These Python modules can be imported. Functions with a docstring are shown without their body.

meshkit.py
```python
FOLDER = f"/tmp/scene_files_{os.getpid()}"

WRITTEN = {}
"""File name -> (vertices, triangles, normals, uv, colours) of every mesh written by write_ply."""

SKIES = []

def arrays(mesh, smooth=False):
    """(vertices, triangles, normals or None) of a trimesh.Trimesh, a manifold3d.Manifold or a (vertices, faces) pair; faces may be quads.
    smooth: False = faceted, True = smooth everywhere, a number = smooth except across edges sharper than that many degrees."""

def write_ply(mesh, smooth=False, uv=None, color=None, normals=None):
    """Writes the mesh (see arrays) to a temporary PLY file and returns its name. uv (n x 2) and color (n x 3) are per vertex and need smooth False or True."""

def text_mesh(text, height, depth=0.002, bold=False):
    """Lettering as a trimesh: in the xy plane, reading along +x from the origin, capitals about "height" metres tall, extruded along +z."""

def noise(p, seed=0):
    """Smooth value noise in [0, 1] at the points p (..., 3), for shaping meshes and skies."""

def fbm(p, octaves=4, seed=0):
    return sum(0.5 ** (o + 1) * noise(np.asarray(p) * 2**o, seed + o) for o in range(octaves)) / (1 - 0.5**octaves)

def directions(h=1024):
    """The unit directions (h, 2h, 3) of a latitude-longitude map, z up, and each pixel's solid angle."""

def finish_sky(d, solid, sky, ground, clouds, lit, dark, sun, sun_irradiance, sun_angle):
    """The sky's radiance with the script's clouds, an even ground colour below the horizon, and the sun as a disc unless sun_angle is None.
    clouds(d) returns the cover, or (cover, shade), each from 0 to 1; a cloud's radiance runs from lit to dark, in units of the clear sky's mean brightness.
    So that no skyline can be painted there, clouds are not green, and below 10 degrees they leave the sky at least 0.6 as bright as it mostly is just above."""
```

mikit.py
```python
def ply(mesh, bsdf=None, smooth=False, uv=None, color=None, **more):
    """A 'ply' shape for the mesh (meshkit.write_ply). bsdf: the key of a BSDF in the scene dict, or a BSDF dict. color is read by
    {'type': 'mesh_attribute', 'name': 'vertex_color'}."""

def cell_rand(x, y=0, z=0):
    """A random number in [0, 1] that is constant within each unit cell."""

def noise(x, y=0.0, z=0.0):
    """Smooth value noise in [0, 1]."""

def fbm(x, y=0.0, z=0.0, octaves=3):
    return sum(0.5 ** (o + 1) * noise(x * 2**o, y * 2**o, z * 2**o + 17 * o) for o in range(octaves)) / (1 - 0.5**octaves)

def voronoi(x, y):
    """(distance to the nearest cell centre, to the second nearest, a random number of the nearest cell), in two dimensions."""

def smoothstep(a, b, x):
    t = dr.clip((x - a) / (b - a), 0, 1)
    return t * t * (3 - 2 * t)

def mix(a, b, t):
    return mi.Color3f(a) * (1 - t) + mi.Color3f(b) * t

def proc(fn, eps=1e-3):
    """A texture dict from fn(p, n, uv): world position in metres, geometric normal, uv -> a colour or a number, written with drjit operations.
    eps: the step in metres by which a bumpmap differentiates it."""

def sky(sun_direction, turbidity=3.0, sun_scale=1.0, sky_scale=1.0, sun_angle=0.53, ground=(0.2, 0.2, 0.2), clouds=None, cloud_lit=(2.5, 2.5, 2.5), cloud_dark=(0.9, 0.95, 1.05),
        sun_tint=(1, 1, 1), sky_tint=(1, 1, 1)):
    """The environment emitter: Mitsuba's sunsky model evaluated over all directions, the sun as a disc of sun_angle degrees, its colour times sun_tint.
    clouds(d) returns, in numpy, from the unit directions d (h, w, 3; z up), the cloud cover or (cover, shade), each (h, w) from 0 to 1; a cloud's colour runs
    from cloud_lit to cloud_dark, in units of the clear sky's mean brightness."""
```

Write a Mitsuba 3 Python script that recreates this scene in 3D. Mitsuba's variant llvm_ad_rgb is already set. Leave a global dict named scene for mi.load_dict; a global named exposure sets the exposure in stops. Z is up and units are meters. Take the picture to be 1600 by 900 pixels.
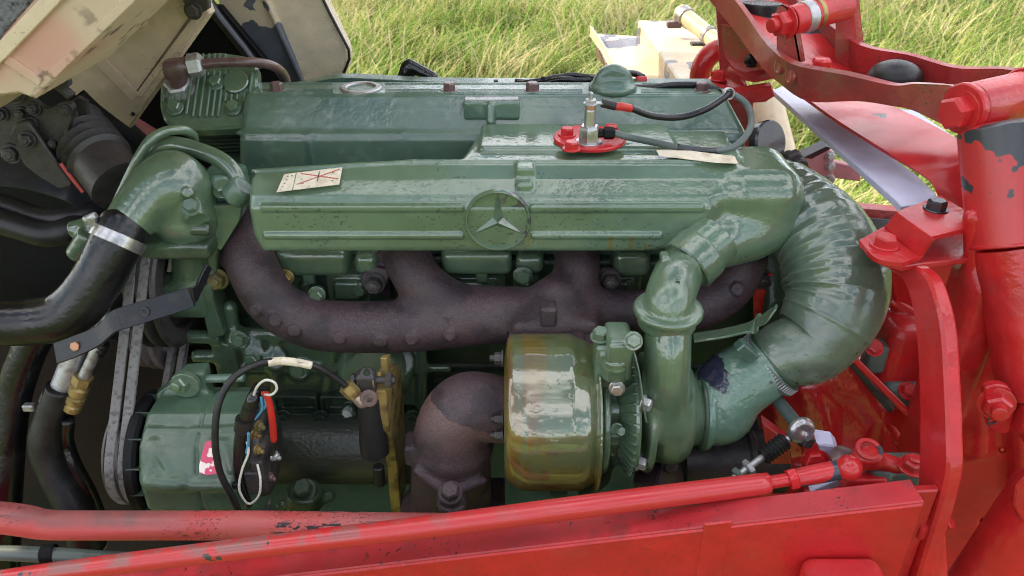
import math, random
import numpy as np, trimesh, drjit as dr, mitsuba as mi, mikit, meshkit
import manifold3d as m3
from mikit import noise, fbm, smoothstep, mix, voronoi, cell_rand

rng = random.Random(7)
nrng = np.random.default_rng(7)
T = mi.ScalarTransform4f
scene, labels = {}, {}

# ------------------------------------------------------------------ camera, sky, exposure
CAM = np.array([0.0, -1.10, 1.75])
PITCH = math.radians(30.0)
FOV = 65.0
FWD = np.array([0, math.cos(PITCH), -math.sin(PITCH)])
UPV = np.array([0, math.sin(PITCH), math.cos(PITCH)])
RGT = np.array([1.0, 0, 0])
FPX = 800 / math.tan(math.radians(FOV / 2))
scene['camera'] = {'type': 'thinlens', 'fov': FOV, 'fov_axis': 'x', 'near_clip': 0.05, 'far_clip': 400.0,
                   'aperture_radius': 0.0015, 'focus_distance': 1.16,
                   'to_world': T().look_at(origin=CAM.tolist(), target=(CAM + FWD).tolist(), up=[0, 0, 1])}


def sky_clouds(d):
    v = meshkit.fbm(np.stack([d[..., 0] * 3.1 / (0.25 + d[..., 2]), d[..., 1] * 3.1 / (0.25 + d[..., 2]), d[..., 2] * 0 + 4.2], -1), 5, 11)
    return np.clip((v - 0.43) / 0.13, 0, 1) * 0.95, np.clip((v - 0.58) / 0.3, 0, 1) * 0.6


SUN = (-0.75, 0.35, 0.56)
scene['sky'] = mikit.sky(SUN, turbidity=3, sun_scale=0.6, sky_scale=1.0, clouds=sky_clouds, cloud_lit=(4.6, 4.5, 4.65),
                         cloud_dark=(1.5, 1.5, 1.6), sky_tint=(1.06, 1.0, 0.94), ground=(0.12, 0.15, 0.06))
exposure = 3.15

# ------------------------------------------------------------------ helpers


def ray(px, py):
    return FWD + RGT * ((px - 800) / FPX) + UPV * ((450 - py) / FPX)


def P(px, py, Y):
    """the point of the upright plane y = Y that the photograph shows at (px, py)"""
    d = ray(px, py)
    return CAM + d * ((Y - CAM[1]) / d[1])


def Pz(px, py, Z):
    d = ray(px, py)
    return CAM + d * ((Z - CAM[2]) / d[2])


def PP(px, py, o, n):
    d, o, n = ray(px, py), np.asarray(o, float), np.asarray(n, float)
    return CAM + d * (((o - CAM) @ n) / (d @ n))


def S(px, py, Y):
    """metres per photograph pixel there"""
    return (P(px, py, Y) - CAM) @ FWD / FPX


def PX(p):
    v = np.asarray(p, float) - CAM
    return 800 + FPX * (v @ RGT) / (v @ FWD), 450 - FPX * (v @ UPV) / (v @ FWD)


def unit(v):
    v = np.asarray(v, float)
    return v / np.linalg.norm(v)


def basis(n, up=(0, 0, 1)):
    """columns u, v, n with n the given axis"""
    n = unit(n)
    up = np.asarray(up, float)
    if abs(unit(up) @ n) > 0.95:
        up = np.array([0, 1.0, 0]) if abs(n[1]) < 0.9 else np.array([1.0, 0, 0])
    u = unit(np.cross(up, n))
    return np.stack([u, np.cross(n, u), n], 1)


def cat(*ms):
    out = []
    for m in ms:
        out += list(m) if isinstance(m, (list, tuple)) else [m]
    return trimesh.util.concatenate(out)


def TM(v, f):
    return trimesh.Trimesh(np.asarray(v, float), np.asarray(f, int), process=False)


def spline(pts, n=8):
    """Catmull-Rom (centripetal-ish) through the points; extra columns ride along"""
    p = np.asarray(pts, float)
    if len(p) < 3:
        return np.stack([p[0] + (p[-1] - p[0]) * t for t in np.linspace(0, 1, n + 1)])
    q = np.vstack([2 * p[0] - p[1], p, 2 * p[-1] - p[-2]])
    out = []
    for i in range(len(p) - 1):
        a, b, c, d = q[i:i + 4]
        for t in np.arange(n) / n:
            out.append(0.5 * (2 * b + (c - a) * t + (2 * a - 5 * b + 4 * c - d) * t * t + (3 * b - a - 3 * c + d) * t ** 3))
    out.append(p[-1])
    return np.array(out)


def frames(p):
    t = np.gradient(p, axis=0)
    t /= np.linalg.norm(t, axis=1, keepdims=True) + 1e-12
    u = np.cross(t[0], [0, 0, 1.0] if abs(t[0][2]) < 0.9 else [1.0, 0, 0])
    u /= np.linalg.norm(u)
    us = [u]
    for i in range(1, len(p)):
        u = us[-1] - t[i] * (us[-1] @ t[i])
        us.append(u / np.linalg.norm(u))
    us = np.array(us)
    return t, us, np.cross(t, us)


def ringmesh(R, caps=True):
    """R (n, k, 3): n rings of k points"""
    n, k = R.shape[:2]
    v = R.reshape(-1, 3)
    i, j = np.meshgrid(np.arange(n - 1), np.arange(k), indexing='ij')
    a, b = i * k + j, i * k + (j + 1) % k
    q = np.stack([a, b, b + k, a + k], -1).reshape(-1, 4)
    f = np.vstack([q[:, [0, 1, 2]], q[:, [0, 2, 3]]])
    if caps:
        c0, c1 = len(v), len(v) + 1
        v = np.vstack([v, R[0].mean(0), R[-1].mean(0)])
        jj = np.arange(k)
        f = np.vstack([f, np.stack([(jj + 1) % k, jj, jj * 0 + c0], 1), np.stack([(n - 1) * k + jj, (n - 1) * k + (jj + 1) % k, jj * 0 + c1], 1)])
    m = TM(v, f)
    return m


def tube(pts, r, sides=16, n=8, sp=True, caps=True, fr=None):
    """round tube; r number or one radius per given point; fr(t 0..1, array) multiplies the radius"""
    p = np.asarray(pts, float)
    rr = np.full(len(p), r, float) if np.isscalar(r) else np.asarray(r, float)
    q = np.hstack([p, rr[:, None]])
    q = spline(q, n) if sp else q
    p, rr = q[:, :3], q[:, 3]
    if fr is not None:
        s = np.concatenate([[0], np.cumsum(np.linalg.norm(np.diff(p, axis=0), axis=1))])
        rr = rr * fr(s / s[-1])
    t, u, v = frames(p)
    a = np.arange(sides) * 2 * np.pi / sides
    R = p[:, None] + rr[:, None, None] * (np.cos(a)[None, :, None] * u[:, None] + np.sin(a)[None, :, None] * v[:, None])
    return ringmesh(R, caps)


def lathe(prof, o, axis, sides=32, up=(0, 0, 1)):
    """prof: (t along the axis, radius) pairs"""
    B = basis(axis, up)
    a = np.arange(sides) * 2 * np.pi / sides
    c = np.cos(a)[:, None] * B[:, 0] + np.sin(a)[:, None] * B[:, 1]
    R = np.array([np.asarray(o) + t * B[:, 2] + max(r, 1e-5) * c for t, r in prof])
    return ringmesh(R)


def rcyl(a, b, r, bev=0.0012, sides=24):
    a, b = np.asarray(a, float), np.asarray(b, float)
    L = np.linalg.norm(b - a)
    return lathe([(0, r - bev), (bev, r), (L - bev, r), (L, r - bev)], a, b - a, sides)


def annulus(o, axis, r0, r1, h, bev=0.0008, sides=32):
    B = basis(axis)
    a = np.arange(sides) * 2 * np.pi / sides
    c = np.cos(a)[:, None] * B[:, 0] + np.sin(a)[:, None] * B[:, 1]
    pr = [(0, r0), (0, r1 - bev), (bev, r1), (h - bev, r1), (h, r1 - bev), (h, r0 + bev), (h - bev, r0), (0, r0)]
    return ringmesh(np.array([np.asarray(o) + t * B[:, 2] + r * c for t, r in pr]), False)


def inset(poly, b):
    p = np.asarray(poly, float)
    e = np.roll(p, -1, 0) - p
    e /= np.linalg.norm(e, axis=1, keepdims=True) + 1e-12
    nl = np.stack([-e[:, 1], e[:, 0]], 1)
    npv = np.roll(nl, 1, 0)
    m = nl + npv
    d = (m * m).sum(1, keepdims=True)
    return p + m * (2 * b / np.maximum(d, 0.6))


def roundpoly(poly, r, n=4):
    """round the corners of a 2D or 3D polygon"""
    p = np.asarray(poly, float)
    out = []
    k = len(p)
    rr = [r] * k if np.isscalar(r) else r
    for i in range(k):
        a, b, c = p[i - 1], p[i], p[(i + 1) % k]
        la, lc = np.linalg.norm(a - b), np.linalg.norm(c - b)
        q = min(rr[i], 0.45 * la, 0.45 * lc)
        if q <= 1e-6:
            out.append(b)
            continue
        s, e = b + (a - b) / la * q, b + (c - b) / lc * q
        for t in np.linspace(0, 1, n + 1):
            out.append((1 - t) ** 2 * s + 2 * t * (1 - t) * b + t * t * e)
    return np.array(out)


def prism(pts3, vec, bev=0.0015, rnd=0.0):
    """planar polygon pts3 (its visible face) pushed along vec, chamfered"""
    p = np.asarray(pts3, float)
    vec = np.asarray(vec, float)
    o = p.mean(0)
    nrm = np.zeros(3)
    for i in range(len(p)):
        nrm += np.cross(p[i] - o, p[(i + 1) % len(p)] - o)
    n = unit(nrm)
    if n @ vec > 0:
        p = p[::-1]
        n = -n
    B = basis(n)
    q = (p - o) @ B[:, :2]
    w = (p - o) @ n
    if rnd:
        q3 = roundpoly(np.column_stack([q, w]), rnd)
        q, w = q3[:, :2], q3[:, 2]
    h = abs(vec @ n)
    b = min(bev, h * 0.4)
    qi = inset(q, b)
    lift = lambda a, t: o + a @ B[:, :2].T + np.outer(w, n) + vec * t
    tb = b / h
    L = np.array([lift(qi, 0), lift(q, tb), lift(q, 1 - tb), lift(qi, 1)])
    m = ringmesh(L, False)
    import shapely.geometry as sg
    v2, f2 = trimesh.creation.triangulate_polygon(sg.Polygon(qi), engine='earcut')
    from scipy.spatial import cKDTree
    idx = cKDTree(qi).query(v2)[1]
    f2 = idx[f2]
    a = qi[f2[:, 1]] - qi[f2[:, 0]]
    c = qi[f2[:, 2]] - qi[f2[:, 0]]
    cr = a[:, 0] * c[:, 1] - a[:, 1] * c[:, 0]
    f2 = np.where((cr > 0)[:, None], f2, f2[:, ::-1])
    k = len(q)
    f = np.vstack([m.faces, f2, f2[:, ::-1] + 3 * k])
    out = TM(m.vertices, f)
    if out.volume < 0:
        out.invert()
    return out


def man(m):
    m = trimesh.Trimesh(m.vertices, m.faces, process=False)
    m.merge_vertices()
    return m3.Manifold(m3.Mesh(np.asarray(m.vertices, np.float32), np.asarray(m.faces, np.uint32)))


def mesh(M):
    k = M.to_mesh()
    return TM(k.vert_properties[:, :3], k.tri_verts)


def drill(m, *cyls):
    """holes: (from, to, radius)"""
    M = man(m)
    for a, b, r in cyls:
        M = M - man(rcyl(a, b, r, 0.0002, 20))
    return mesh(M)


def box(c, half, R=None, bev=0.002):
    h = np.asarray(half, float)
    b = min(bev, h.min() * 0.6)
    v = []
    for sx in (-1, 1):
        for sy in (-1, 1):
            for sz in (-1, 1):
                s = np.array([sx, sy, sz])
                for k in range(3):
                    e = h - b
                    e[k] = h[k]
                    v.append(s * e)
    m = mesh(m3.Manifold.hull_points(np.array(v)))
    R = np.eye(3) if R is None else R
    return TM(m.vertices @ R.T + np.asarray(c), m.faces)


def bolt(o, axis, af=0.017, h=0.009, washer=True, spin=0.3, stud=0.0):
    """hexagon head (with its washer) standing on o along axis"""
    B = basis(axis)
    a = spin + np.arange(6) * np.pi / 3
    c = np.cos(a)[:, None] * B[:, 0] + np.sin(a)[:, None] * B[:, 1]
    R = af / math.sqrt(3)
    o = np.asarray(o, float)
    t0 = 0.002 if washer else 0
    pr = [(t0, R), (t0 + h * 0.8, R), (t0 + h, R * 0.82)]
    ms = [ringmesh(np.array([o + t * B[:, 2] + r * c for t, r in pr]))]
    if washer:
        ms.append(lathe([(0, R * 1.3), (0.0015, R * 1.3), (t0 + 0.0003, R * 1.22)], o, axis, 18))
    if stud:
        ms.append(lathe([(0, R * 0.55), (t0 + h + stud - 0.001, R * 0.55), (t0 + h + stud, R * 0.42)], o, axis, 12))
    return cat(ms)


def strip(pts, wdir, w, t, n=6, sp=True, bev=0.0008):
    """bent flat bar: centre line pts, width w along wdir (one vector or one per point), thickness t"""
    p = np.asarray(pts, float)
    wd = np.asarray(wdir, float)
    wd = np.tile(wd, (len(p), 1)) if wd.ndim == 1 else wd
    ww = np.full(len(p), w, float) if np.isscalar(w) else np.asarray(w, float)
    q = np.hstack([p, wd, ww[:, None]])
    q = spline(q, n) if sp else q
    p, wd, ww = q[:, :3], q[:, 3:6], q[:, 6]
    tg = np.gradient(p, axis=0)
    tg /= np.linalg.norm(tg, axis=1, keepdims=True)
    wd = wd - tg * (wd * tg).sum(1, keepdims=True)
    wd /= np.linalg.norm(wd, axis=1, keepdims=True)
    nn = np.cross(tg, wd)
    b = min(bev, t * 0.35)
    R = []
    for i in range(len(p)):
        a, c = ww[i] / 2, t / 2
        prof = [(a, -c + b), (a, c - b), (a - b, c), (-a + b, c), (-a, c - b), (-a, -c + b), (-a + b, -c), (a - b, -c)]
        R.append([p[i] + x * wd[i] + y * nn[i] for x, y in prof])
    m = ringmesh(np.array(R))
    if m.volume < 0:
        m.invert()
    return m


def onplane(mesh_, o, u, v):
    """lettering from the xy plane onto the plane of u, v at o"""
    u, v = unit(u), unit(v)
    n = np.cross(u, v)
    return TM(mesh_.vertices @ np.stack([u, v, n], 0) + np.asarray(o), mesh_.faces)


# ---- castings: signed distances meshed by surface nets
def smin(a, b, k):
    h = np.clip(0.5 + 0.5 * (b - a) / k, 0, 1)
    return b + (a - b) * h - k * h * (1 - h)


def smax(a, b, k):
    return -smin(-a, -b, k)


def s_cap(p, a, b, ra, rb=None):
    a, b = np.asarray(a, np.float32), np.asarray(b, np.float32)
    ab = b - a
    t = np.clip(((p - a) @ ab) / max(ab @ ab, 1e-12), 0, 1)
    return np.linalg.norm(p - a - t[:, None] * ab, axis=1) - (ra if rb is None else ra + (rb - ra) * t)


def s_chain(p, pts, r, n=5, sp=True):
    pts = np.asarray(pts, float)
    rr = np.full(len(pts), r) if np.isscalar(r) else np.asarray(r)
    q = np.hstack([pts, rr[:, None]])
    q = spline(q, n) if sp else q
    d = np.full(len(p), 9.0, np.float32)
    for i in range(len(q) - 1):
        d = np.minimum(d, s_cap(p, q[i, :3], q[i + 1, :3], q[i, 3], q[i + 1, 3]))
    return d


def s_box(p, c, half, r=0.003, R=None):
    q = p - np.asarray(c, np.float32)
    if R is not None:
        q = q @ np.asarray(R, np.float32)
    q = np.abs(q) - (np.asarray(half, np.float32) - r)
    return np.linalg.norm(np.maximum(q, 0), axis=1) + np.minimum(q.max(1), 0) - r


def s_cyl(p, a, b, r, rd=0.002):
    a, b = np.asarray(a, np.float32), np.asarray(b, np.float32)
    L = np.linalg.norm(b - a)
    ax = (b - a) / L
    h = (p - a) @ ax
    rad = np.linalg.norm(p - a - h[:, None] * ax, axis=1)
    dx, dy = rad - (r - rd), np.abs(h - L / 2) - (L / 2 - rd)
    return np.hypot(np.maximum(dx, 0), np.maximum(dy, 0)) + np.minimum(np.maximum(dx, dy), 0) - rd


def s_tor(p, c, axis, R, r):
    q = p - np.asarray(c, np.float32)
    n = unit(axis).astype(np.float32)
    h = q @ n
    rad = np.linalg.norm(q - h[:, None] * n, axis=1)
    return np.hypot(rad - R, h) - r


def s_ell(p, c, rad, R=None):
    q = p - np.asarray(c, np.float32)
    if R is not None:
        q = q @ np.asarray(R, np.float32)
    rad = np.asarray(rad, np.float32)
    k0 = np.linalg.norm(q / rad, axis=1)
    k1 = np.linalg.norm(q / (rad * rad), axis=1)
    return k0 * (k0 - 1) / np.maximum(k1, 1e-9)


def s_poly2(q, poly):
    """signed distance in 2D to a closed polygon"""
    v = np.asarray(poly, np.float32)
    d = np.full(len(q), 1e9, np.float32)
    s = np.ones(len(q), np.float32)
    for i in range(len(v)):
        a, b = v[i], v[i - 1]
        e, w = b - a, q - a
        t = np.clip((w @ e) / max(e @ e, 1e-12), 0, 1)
        d = np.minimum(d, ((w - t[:, None] * e) ** 2).sum(1))
        c1, c2, c3 = q[:, 1] >= a[1], q[:, 1] < b[1], e[0] * w[:, 1] > e[1] * w[:, 0]
        s = np.where((c1 & c2 & c3) | (~c1 & ~c2 & ~c3), -s, s)
    return s * np.sqrt(d)


def s_ext(p, poly3, vec, r=0.003):
    """extruded planar polygon with rounded edges"""
    q3 = np.asarray(poly3, float)
    o, vec = q3.mean(0), np.asarray(vec, float)
    h = np.linalg.norm(vec)
    B = basis(vec)
    d2 = s_poly2(((p - o) @ B[:, :2].astype(np.float32)), (q3 - o) @ B[:, :2]) + r
    dz = np.abs((p - o) @ B[:, 2].astype(np.float32) - h / 2) - h / 2 + r
    return np.hypot(np.maximum(d2, 0), np.maximum(dz, 0)) + np.minimum(np.maximum(d2, dz), 0) - r


def hit(fn, px, py, tmax=3.0):
    """where the photograph's line of sight first meets the casting fn: the point and the outward normal there"""
    d = unit(ray(px, py))
    t = 0.6
    for _ in range(120):
        s = float(fn((CAM + d * t)[None].astype(np.float32))[0])
        t += max(s * .8, .00005)
        if s < .0003 or t > tmax:
            break
    q = CAM + d * t
    e = .002
    g = np.array([float(fn((q + e * k)[None].astype(np.float32))[0] - fn((q - e * k)[None].astype(np.float32))[0]) for k in np.eye(3)])
    return q, unit(g)


def nets(fn, lo, hi, h, coarse=4):
    lo, hi = np.minimum(lo, hi).astype(float), np.maximum(lo, hi).astype(float)
    for _ in range(9):
        n = np.ceil((hi - lo) / h).astype(int) + 2
        n = -(-n // coarse) * coarse + 1
        nc = (n - 1) // coarse + 1
        g = [lo[k] - h + np.arange(n[k]) * h for k in range(3)]
        gc = [a[::coarse] for a in g]
        C = np.stack(np.meshgrid(*gc, indexing='ij'), -1).reshape(-1, 3).astype(np.float32)
        dc = fn(C).reshape(nc)
        cut = False
        for k in range(3):          # the box grows while the shape still runs out of it
            s = np.moveaxis(dc, k, 0)
            if s[0].min() < h:
                lo[k] -= 0.02
                cut = True
            if s[-1].min() < h:
                hi[k] += 0.02
                cut = True
        if not cut:
            break
    near = np.abs(dc) < h * coarse * 1.9
    up = np.minimum((np.arange(n.max()) + coarse // 2) // coarse, 10 ** 9)
    ix = [np.minimum(up[:n[k]], nc[k] - 1) for k in range(3)]
    V = dc[np.ix_(*ix)].astype(np.float32)
    N = near[np.ix_(*ix)]
    F = np.stack(np.meshgrid(*g, indexing='ij'), -1)[N].astype(np.float32)
    V[N] = fn(F)
    V = np.where(V == 0, 1e-7, V)
    c = [V[a:n[0] - 1 + a, b:n[1] - 1 + b, d:n[2] - 1 + d] for a in (0, 1) for b in (0, 1) for d in (0, 1)]
    cnt = sum((x < 0).astype(np.int8) for x in c)
    act = (cnt > 0) & (cnt < 8)
    I = np.argwhere(act)
    W = np.stack([x[act] for x in c], 1)
    off = np.array([[a, b, d] for a in (0, 1) for b in (0, 1) for d in (0, 1)])
    acc, k = np.zeros((len(I), 3)), np.zeros(len(I))
    for i in range(8):
        for j in range(i + 1, 8):
            if np.abs(off[i] - off[j]).sum() != 1:
                continue
            x = (W[:, i] < 0) != (W[:, j] < 0)
            t = np.where(x, W[:, i] / np.where(x, W[:, i] - W[:, j], 1), 0)
            acc += np.where(x[:, None], off[i] + t[:, None] * (off[j] - off[i]), 0)
            k += x
    vtx = lo - h + (I + acc / k[:, None]) * h
    num = np.full(act.shape, -1, np.int64)
    num[act] = np.arange(len(I))
    faces = []
    for ax in range(3):
        a0 = [slice(1, n[k] - 1) for k in range(3)]
        b0 = list(a0)
        a0[ax], b0[ax] = slice(0, n[ax] - 1), slice(1, n[ax])
        A, Bv = V[tuple(a0)], V[tuple(b0)]
        sgn = (A < 0) != (Bv < 0)
        E = np.argwhere(sgn)
        base = E.copy()
        u, w = (ax + 1) % 3, (ax + 2) % 3
        for q in (u, w):
            base[:, q] += 1
        quad = []
        for du, dw in ((-1, -1), (0, -1), (0, 0), (-1, 0)):
            cc = base.copy()
            cc[:, u] += du
            cc[:, w] += dw
            quad.append(num[cc[:, 0], cc[:, 1], cc[:, 2]])
        Q = np.stack(quad, 1)
        ins = A[sgn] < 0
        Q = np.where(ins[:, None], Q, Q[:, ::-1])
        faces.append(Q[(Q >= 0).all(1)])
    Q = np.vstack(faces)
    return TM(vtx, np.vstack([Q[:, [0, 1, 2]], Q[:, [0, 2, 3]]]))


# ---- registering
def uniq(key):
    if key not in scene and key not in labels:
        return key
    i = 1
    while f'{key}_{i:03d}' in scene or f'{key}_{i:03d}' in labels:
        i += 1
    return f'{key}_{i:03d}'


def thing(name, label, category, group=None):
    key = uniq(name)
    labels[key] = {'label': label, 'category': category}
    if group:
        labels[key]['group'] = group
    return key


def part(parent, name, m, mat, smooth=32, label=None, stuff=False):
    key = uniq(parent + '__' + name)
    scene[key] = mikit.ply(m, mat, smooth=smooth)
    if label or stuff:
        labels[key] = {}
        if label:
            labels[key]['label'] = label
        if stuff:
            labels[key]['kind'] = 'stuff'
    return key


def solo(name, m, mat, label, category, group=None, smooth=32, kind=None):
    key = uniq(name)
    scene[key] = mikit.ply(m, mat, smooth=smooth)
    labels[key] = {'label': label, 'category': category}
    if group:
        labels[key]['group'] = group
    if kind:
        labels[key]['kind'] = kind
    return key


def struct(name, m, mat, smooth=False, parent=None):
    key = uniq(name)
    scene[key] = mikit.ply(m, mat, smooth=smooth)
    labels[key] = {'kind': 'structure'}
    return key


# ------------------------------------------------------------------ materials
def pr(base, rough=0.4, spec=0.5, metal=0.0, coat=0.0, cg=0.9, bump=None, bscale=0.0005, two=True, eps=1e-3, eta=None):
    b = {'type': 'principled', 'base_color': base if isinstance(base, dict) else {'type': 'rgb', 'value': list(base)},
         'roughness': rough, 'metallic': metal, 'specular': spec}
    if eta:
        del b['specular']
        b['eta'] = eta
    if coat:
        b['clearcoat'] = coat
        b['clearcoat_gloss'] = cg
    if bump is not None:
        b = {'type': 'bumpmap', 'arbitrary': mikit.proc(bump, eps), 'scale': bscale, 'nested_bsdf': b}
    return {'type': 'twosided', 'nested': b} if two else b


def N3(p, s, o=3, seed=0.0):
    return fbm(p.x * s + seed, p.y * s + seed * 1.7, p.z * s - seed, o)


def paint(col, old, dust, seed=0.0, grime=0.5, chip=None, chipcol=(0.03, 0.033, 0.04), chipth=0.80, chipscale=22.0):
    """brushed enamel: broad tone drift, dull old patches, settled dust, fine specks, chips"""
    def fn(p, n, uv):
        c = mix(col, old, smoothstep(0.42, 0.68, N3(p, 9, 3, seed)))
        c = c * (0.88 + 0.24 * N3(p, 45, 2, seed + 3))
        c = mix(c, dust, grime * smoothstep(0.55, 0.8, N3(p, 30, 4, seed + 9)) * 0.5)
        spots = smoothstep(0.78, 0.86, noise(p.x * 300, p.y * 300, p.z * 300)) * smoothstep(0.48, 0.62, N3(p, 13, 2, seed + 40))
        c = mix(c, mi.Color3f(dust) * 0.45, grime * spots)
        if chip:
            v = N3(p, chipscale, 4, seed + 21)
            c = mix(c, chipcol, smoothstep(chipth, chipth + 0.012, v))
        return c
    return mikit.proc(fn)


def rough_tex(lo, hi, s=14, seed=2.0):
    def fn(p, n, uv):
        return lo + (hi - lo) * smoothstep(0.35, 0.7, N3(p, s, 3, seed))
    return mikit.proc(fn)


def orange_peel(p, n, uv):
    return N3(p, 90, 2, 1.0) * 0.7 + N3(p, 330, 2, 4.0) * 0.3


def wet_enamel(p, n, uv):
    """orange peel with beads of water and oil standing on part of it"""
    wet = smoothstep(0.46, 0.60, N3(p, 8, 2, 51.0))
    drops = 0.5 * smoothstep(0.66, 0.80, noise(p.x * 260, p.y * 260, p.z * 260)) + 0.8 * smoothstep(0.62, 0.8, noise(p.x * 620, p.y * 620, p.z * 620 + 9))
    return N3(p, 90, 2, 1.0) * 0.7 + N3(p, 330, 2, 4.0) * 0.3 + 0.20 * wet * drops


def cast_bump(p, n, uv):
    return N3(p, 640, 2, 2.0)


def metal_dirt(col, dark, s=40, seed=0.0, a=0.45, b=0.75):
    def fn(p, n, uv):
        c = mix(col, dark, smoothstep(a, b, N3(p, s, 4, seed)))
        return c * (0.85 + 0.3 * N3(p, 260, 2, seed + 5))
    return mikit.proc(fn)


M = scene
M['green'] = pr(paint((0.076, 0.122, 0.072), (0.056, 0.090, 0.052), (0.15, 0.17, 0.13), 0.0, 0.5), rough_tex(0.08, 0.24), coat=1.0, bump=orange_peel, bscale=0.0006, eta=1.7)
M['green_dull'] = pr(paint((0.066, 0.118, 0.080), (0.052, 0.098, 0.074), (0.19, 0.23, 0.21), 5.0, 1.1), rough_tex(0.16, 0.40), coat=0.5, bump=orange_peel, bscale=0.0010, eta=1.65)


def cover_paint(p, n, uv):
    """the manifold cover: tone drift, fine dirt, and three thin rusty runs below the emblem and ribs"""
    c = mix((0.083, 0.132, 0.080), (0.066, 0.106, 0.062), smoothstep(0.42, 0.68, N3(p, 9, 3, 2.0)))
    c = c * (0.90 + 0.20 * N3(p, 45, 2, 3.0))
    c = mix(c, (0.17, 0.20, 0.15), 0.25 * smoothstep(0.55, 0.8, N3(p, 30, 4, 9.0)))
    c = mix(c, (0.03, 0.035, 0.03), 0.7 * smoothstep(0.78, 0.84, noise(p.x * 260, p.y * 260, p.z * 260)) * smoothstep(0.5, 0.62, N3(p, 11, 2, 8.0)))
    run = mi.Float(0)
    for x0, w, z1, z0 in RUNS:
        wob = (noise(p.z * 60, x0 * 90) - .5) * .004
        run = dr.maximum(run, smoothstep(w, w * .35, dr.abs(p.x - x0 + wob)) * smoothstep(z0, z0 + .006, p.z) * smoothstep(z1 + .004, z1, p.z))
    run = run * smoothstep(-.01, -.035, p.y)
    return mix(c, (0.115, 0.095, 0.028), run * .85)


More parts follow.
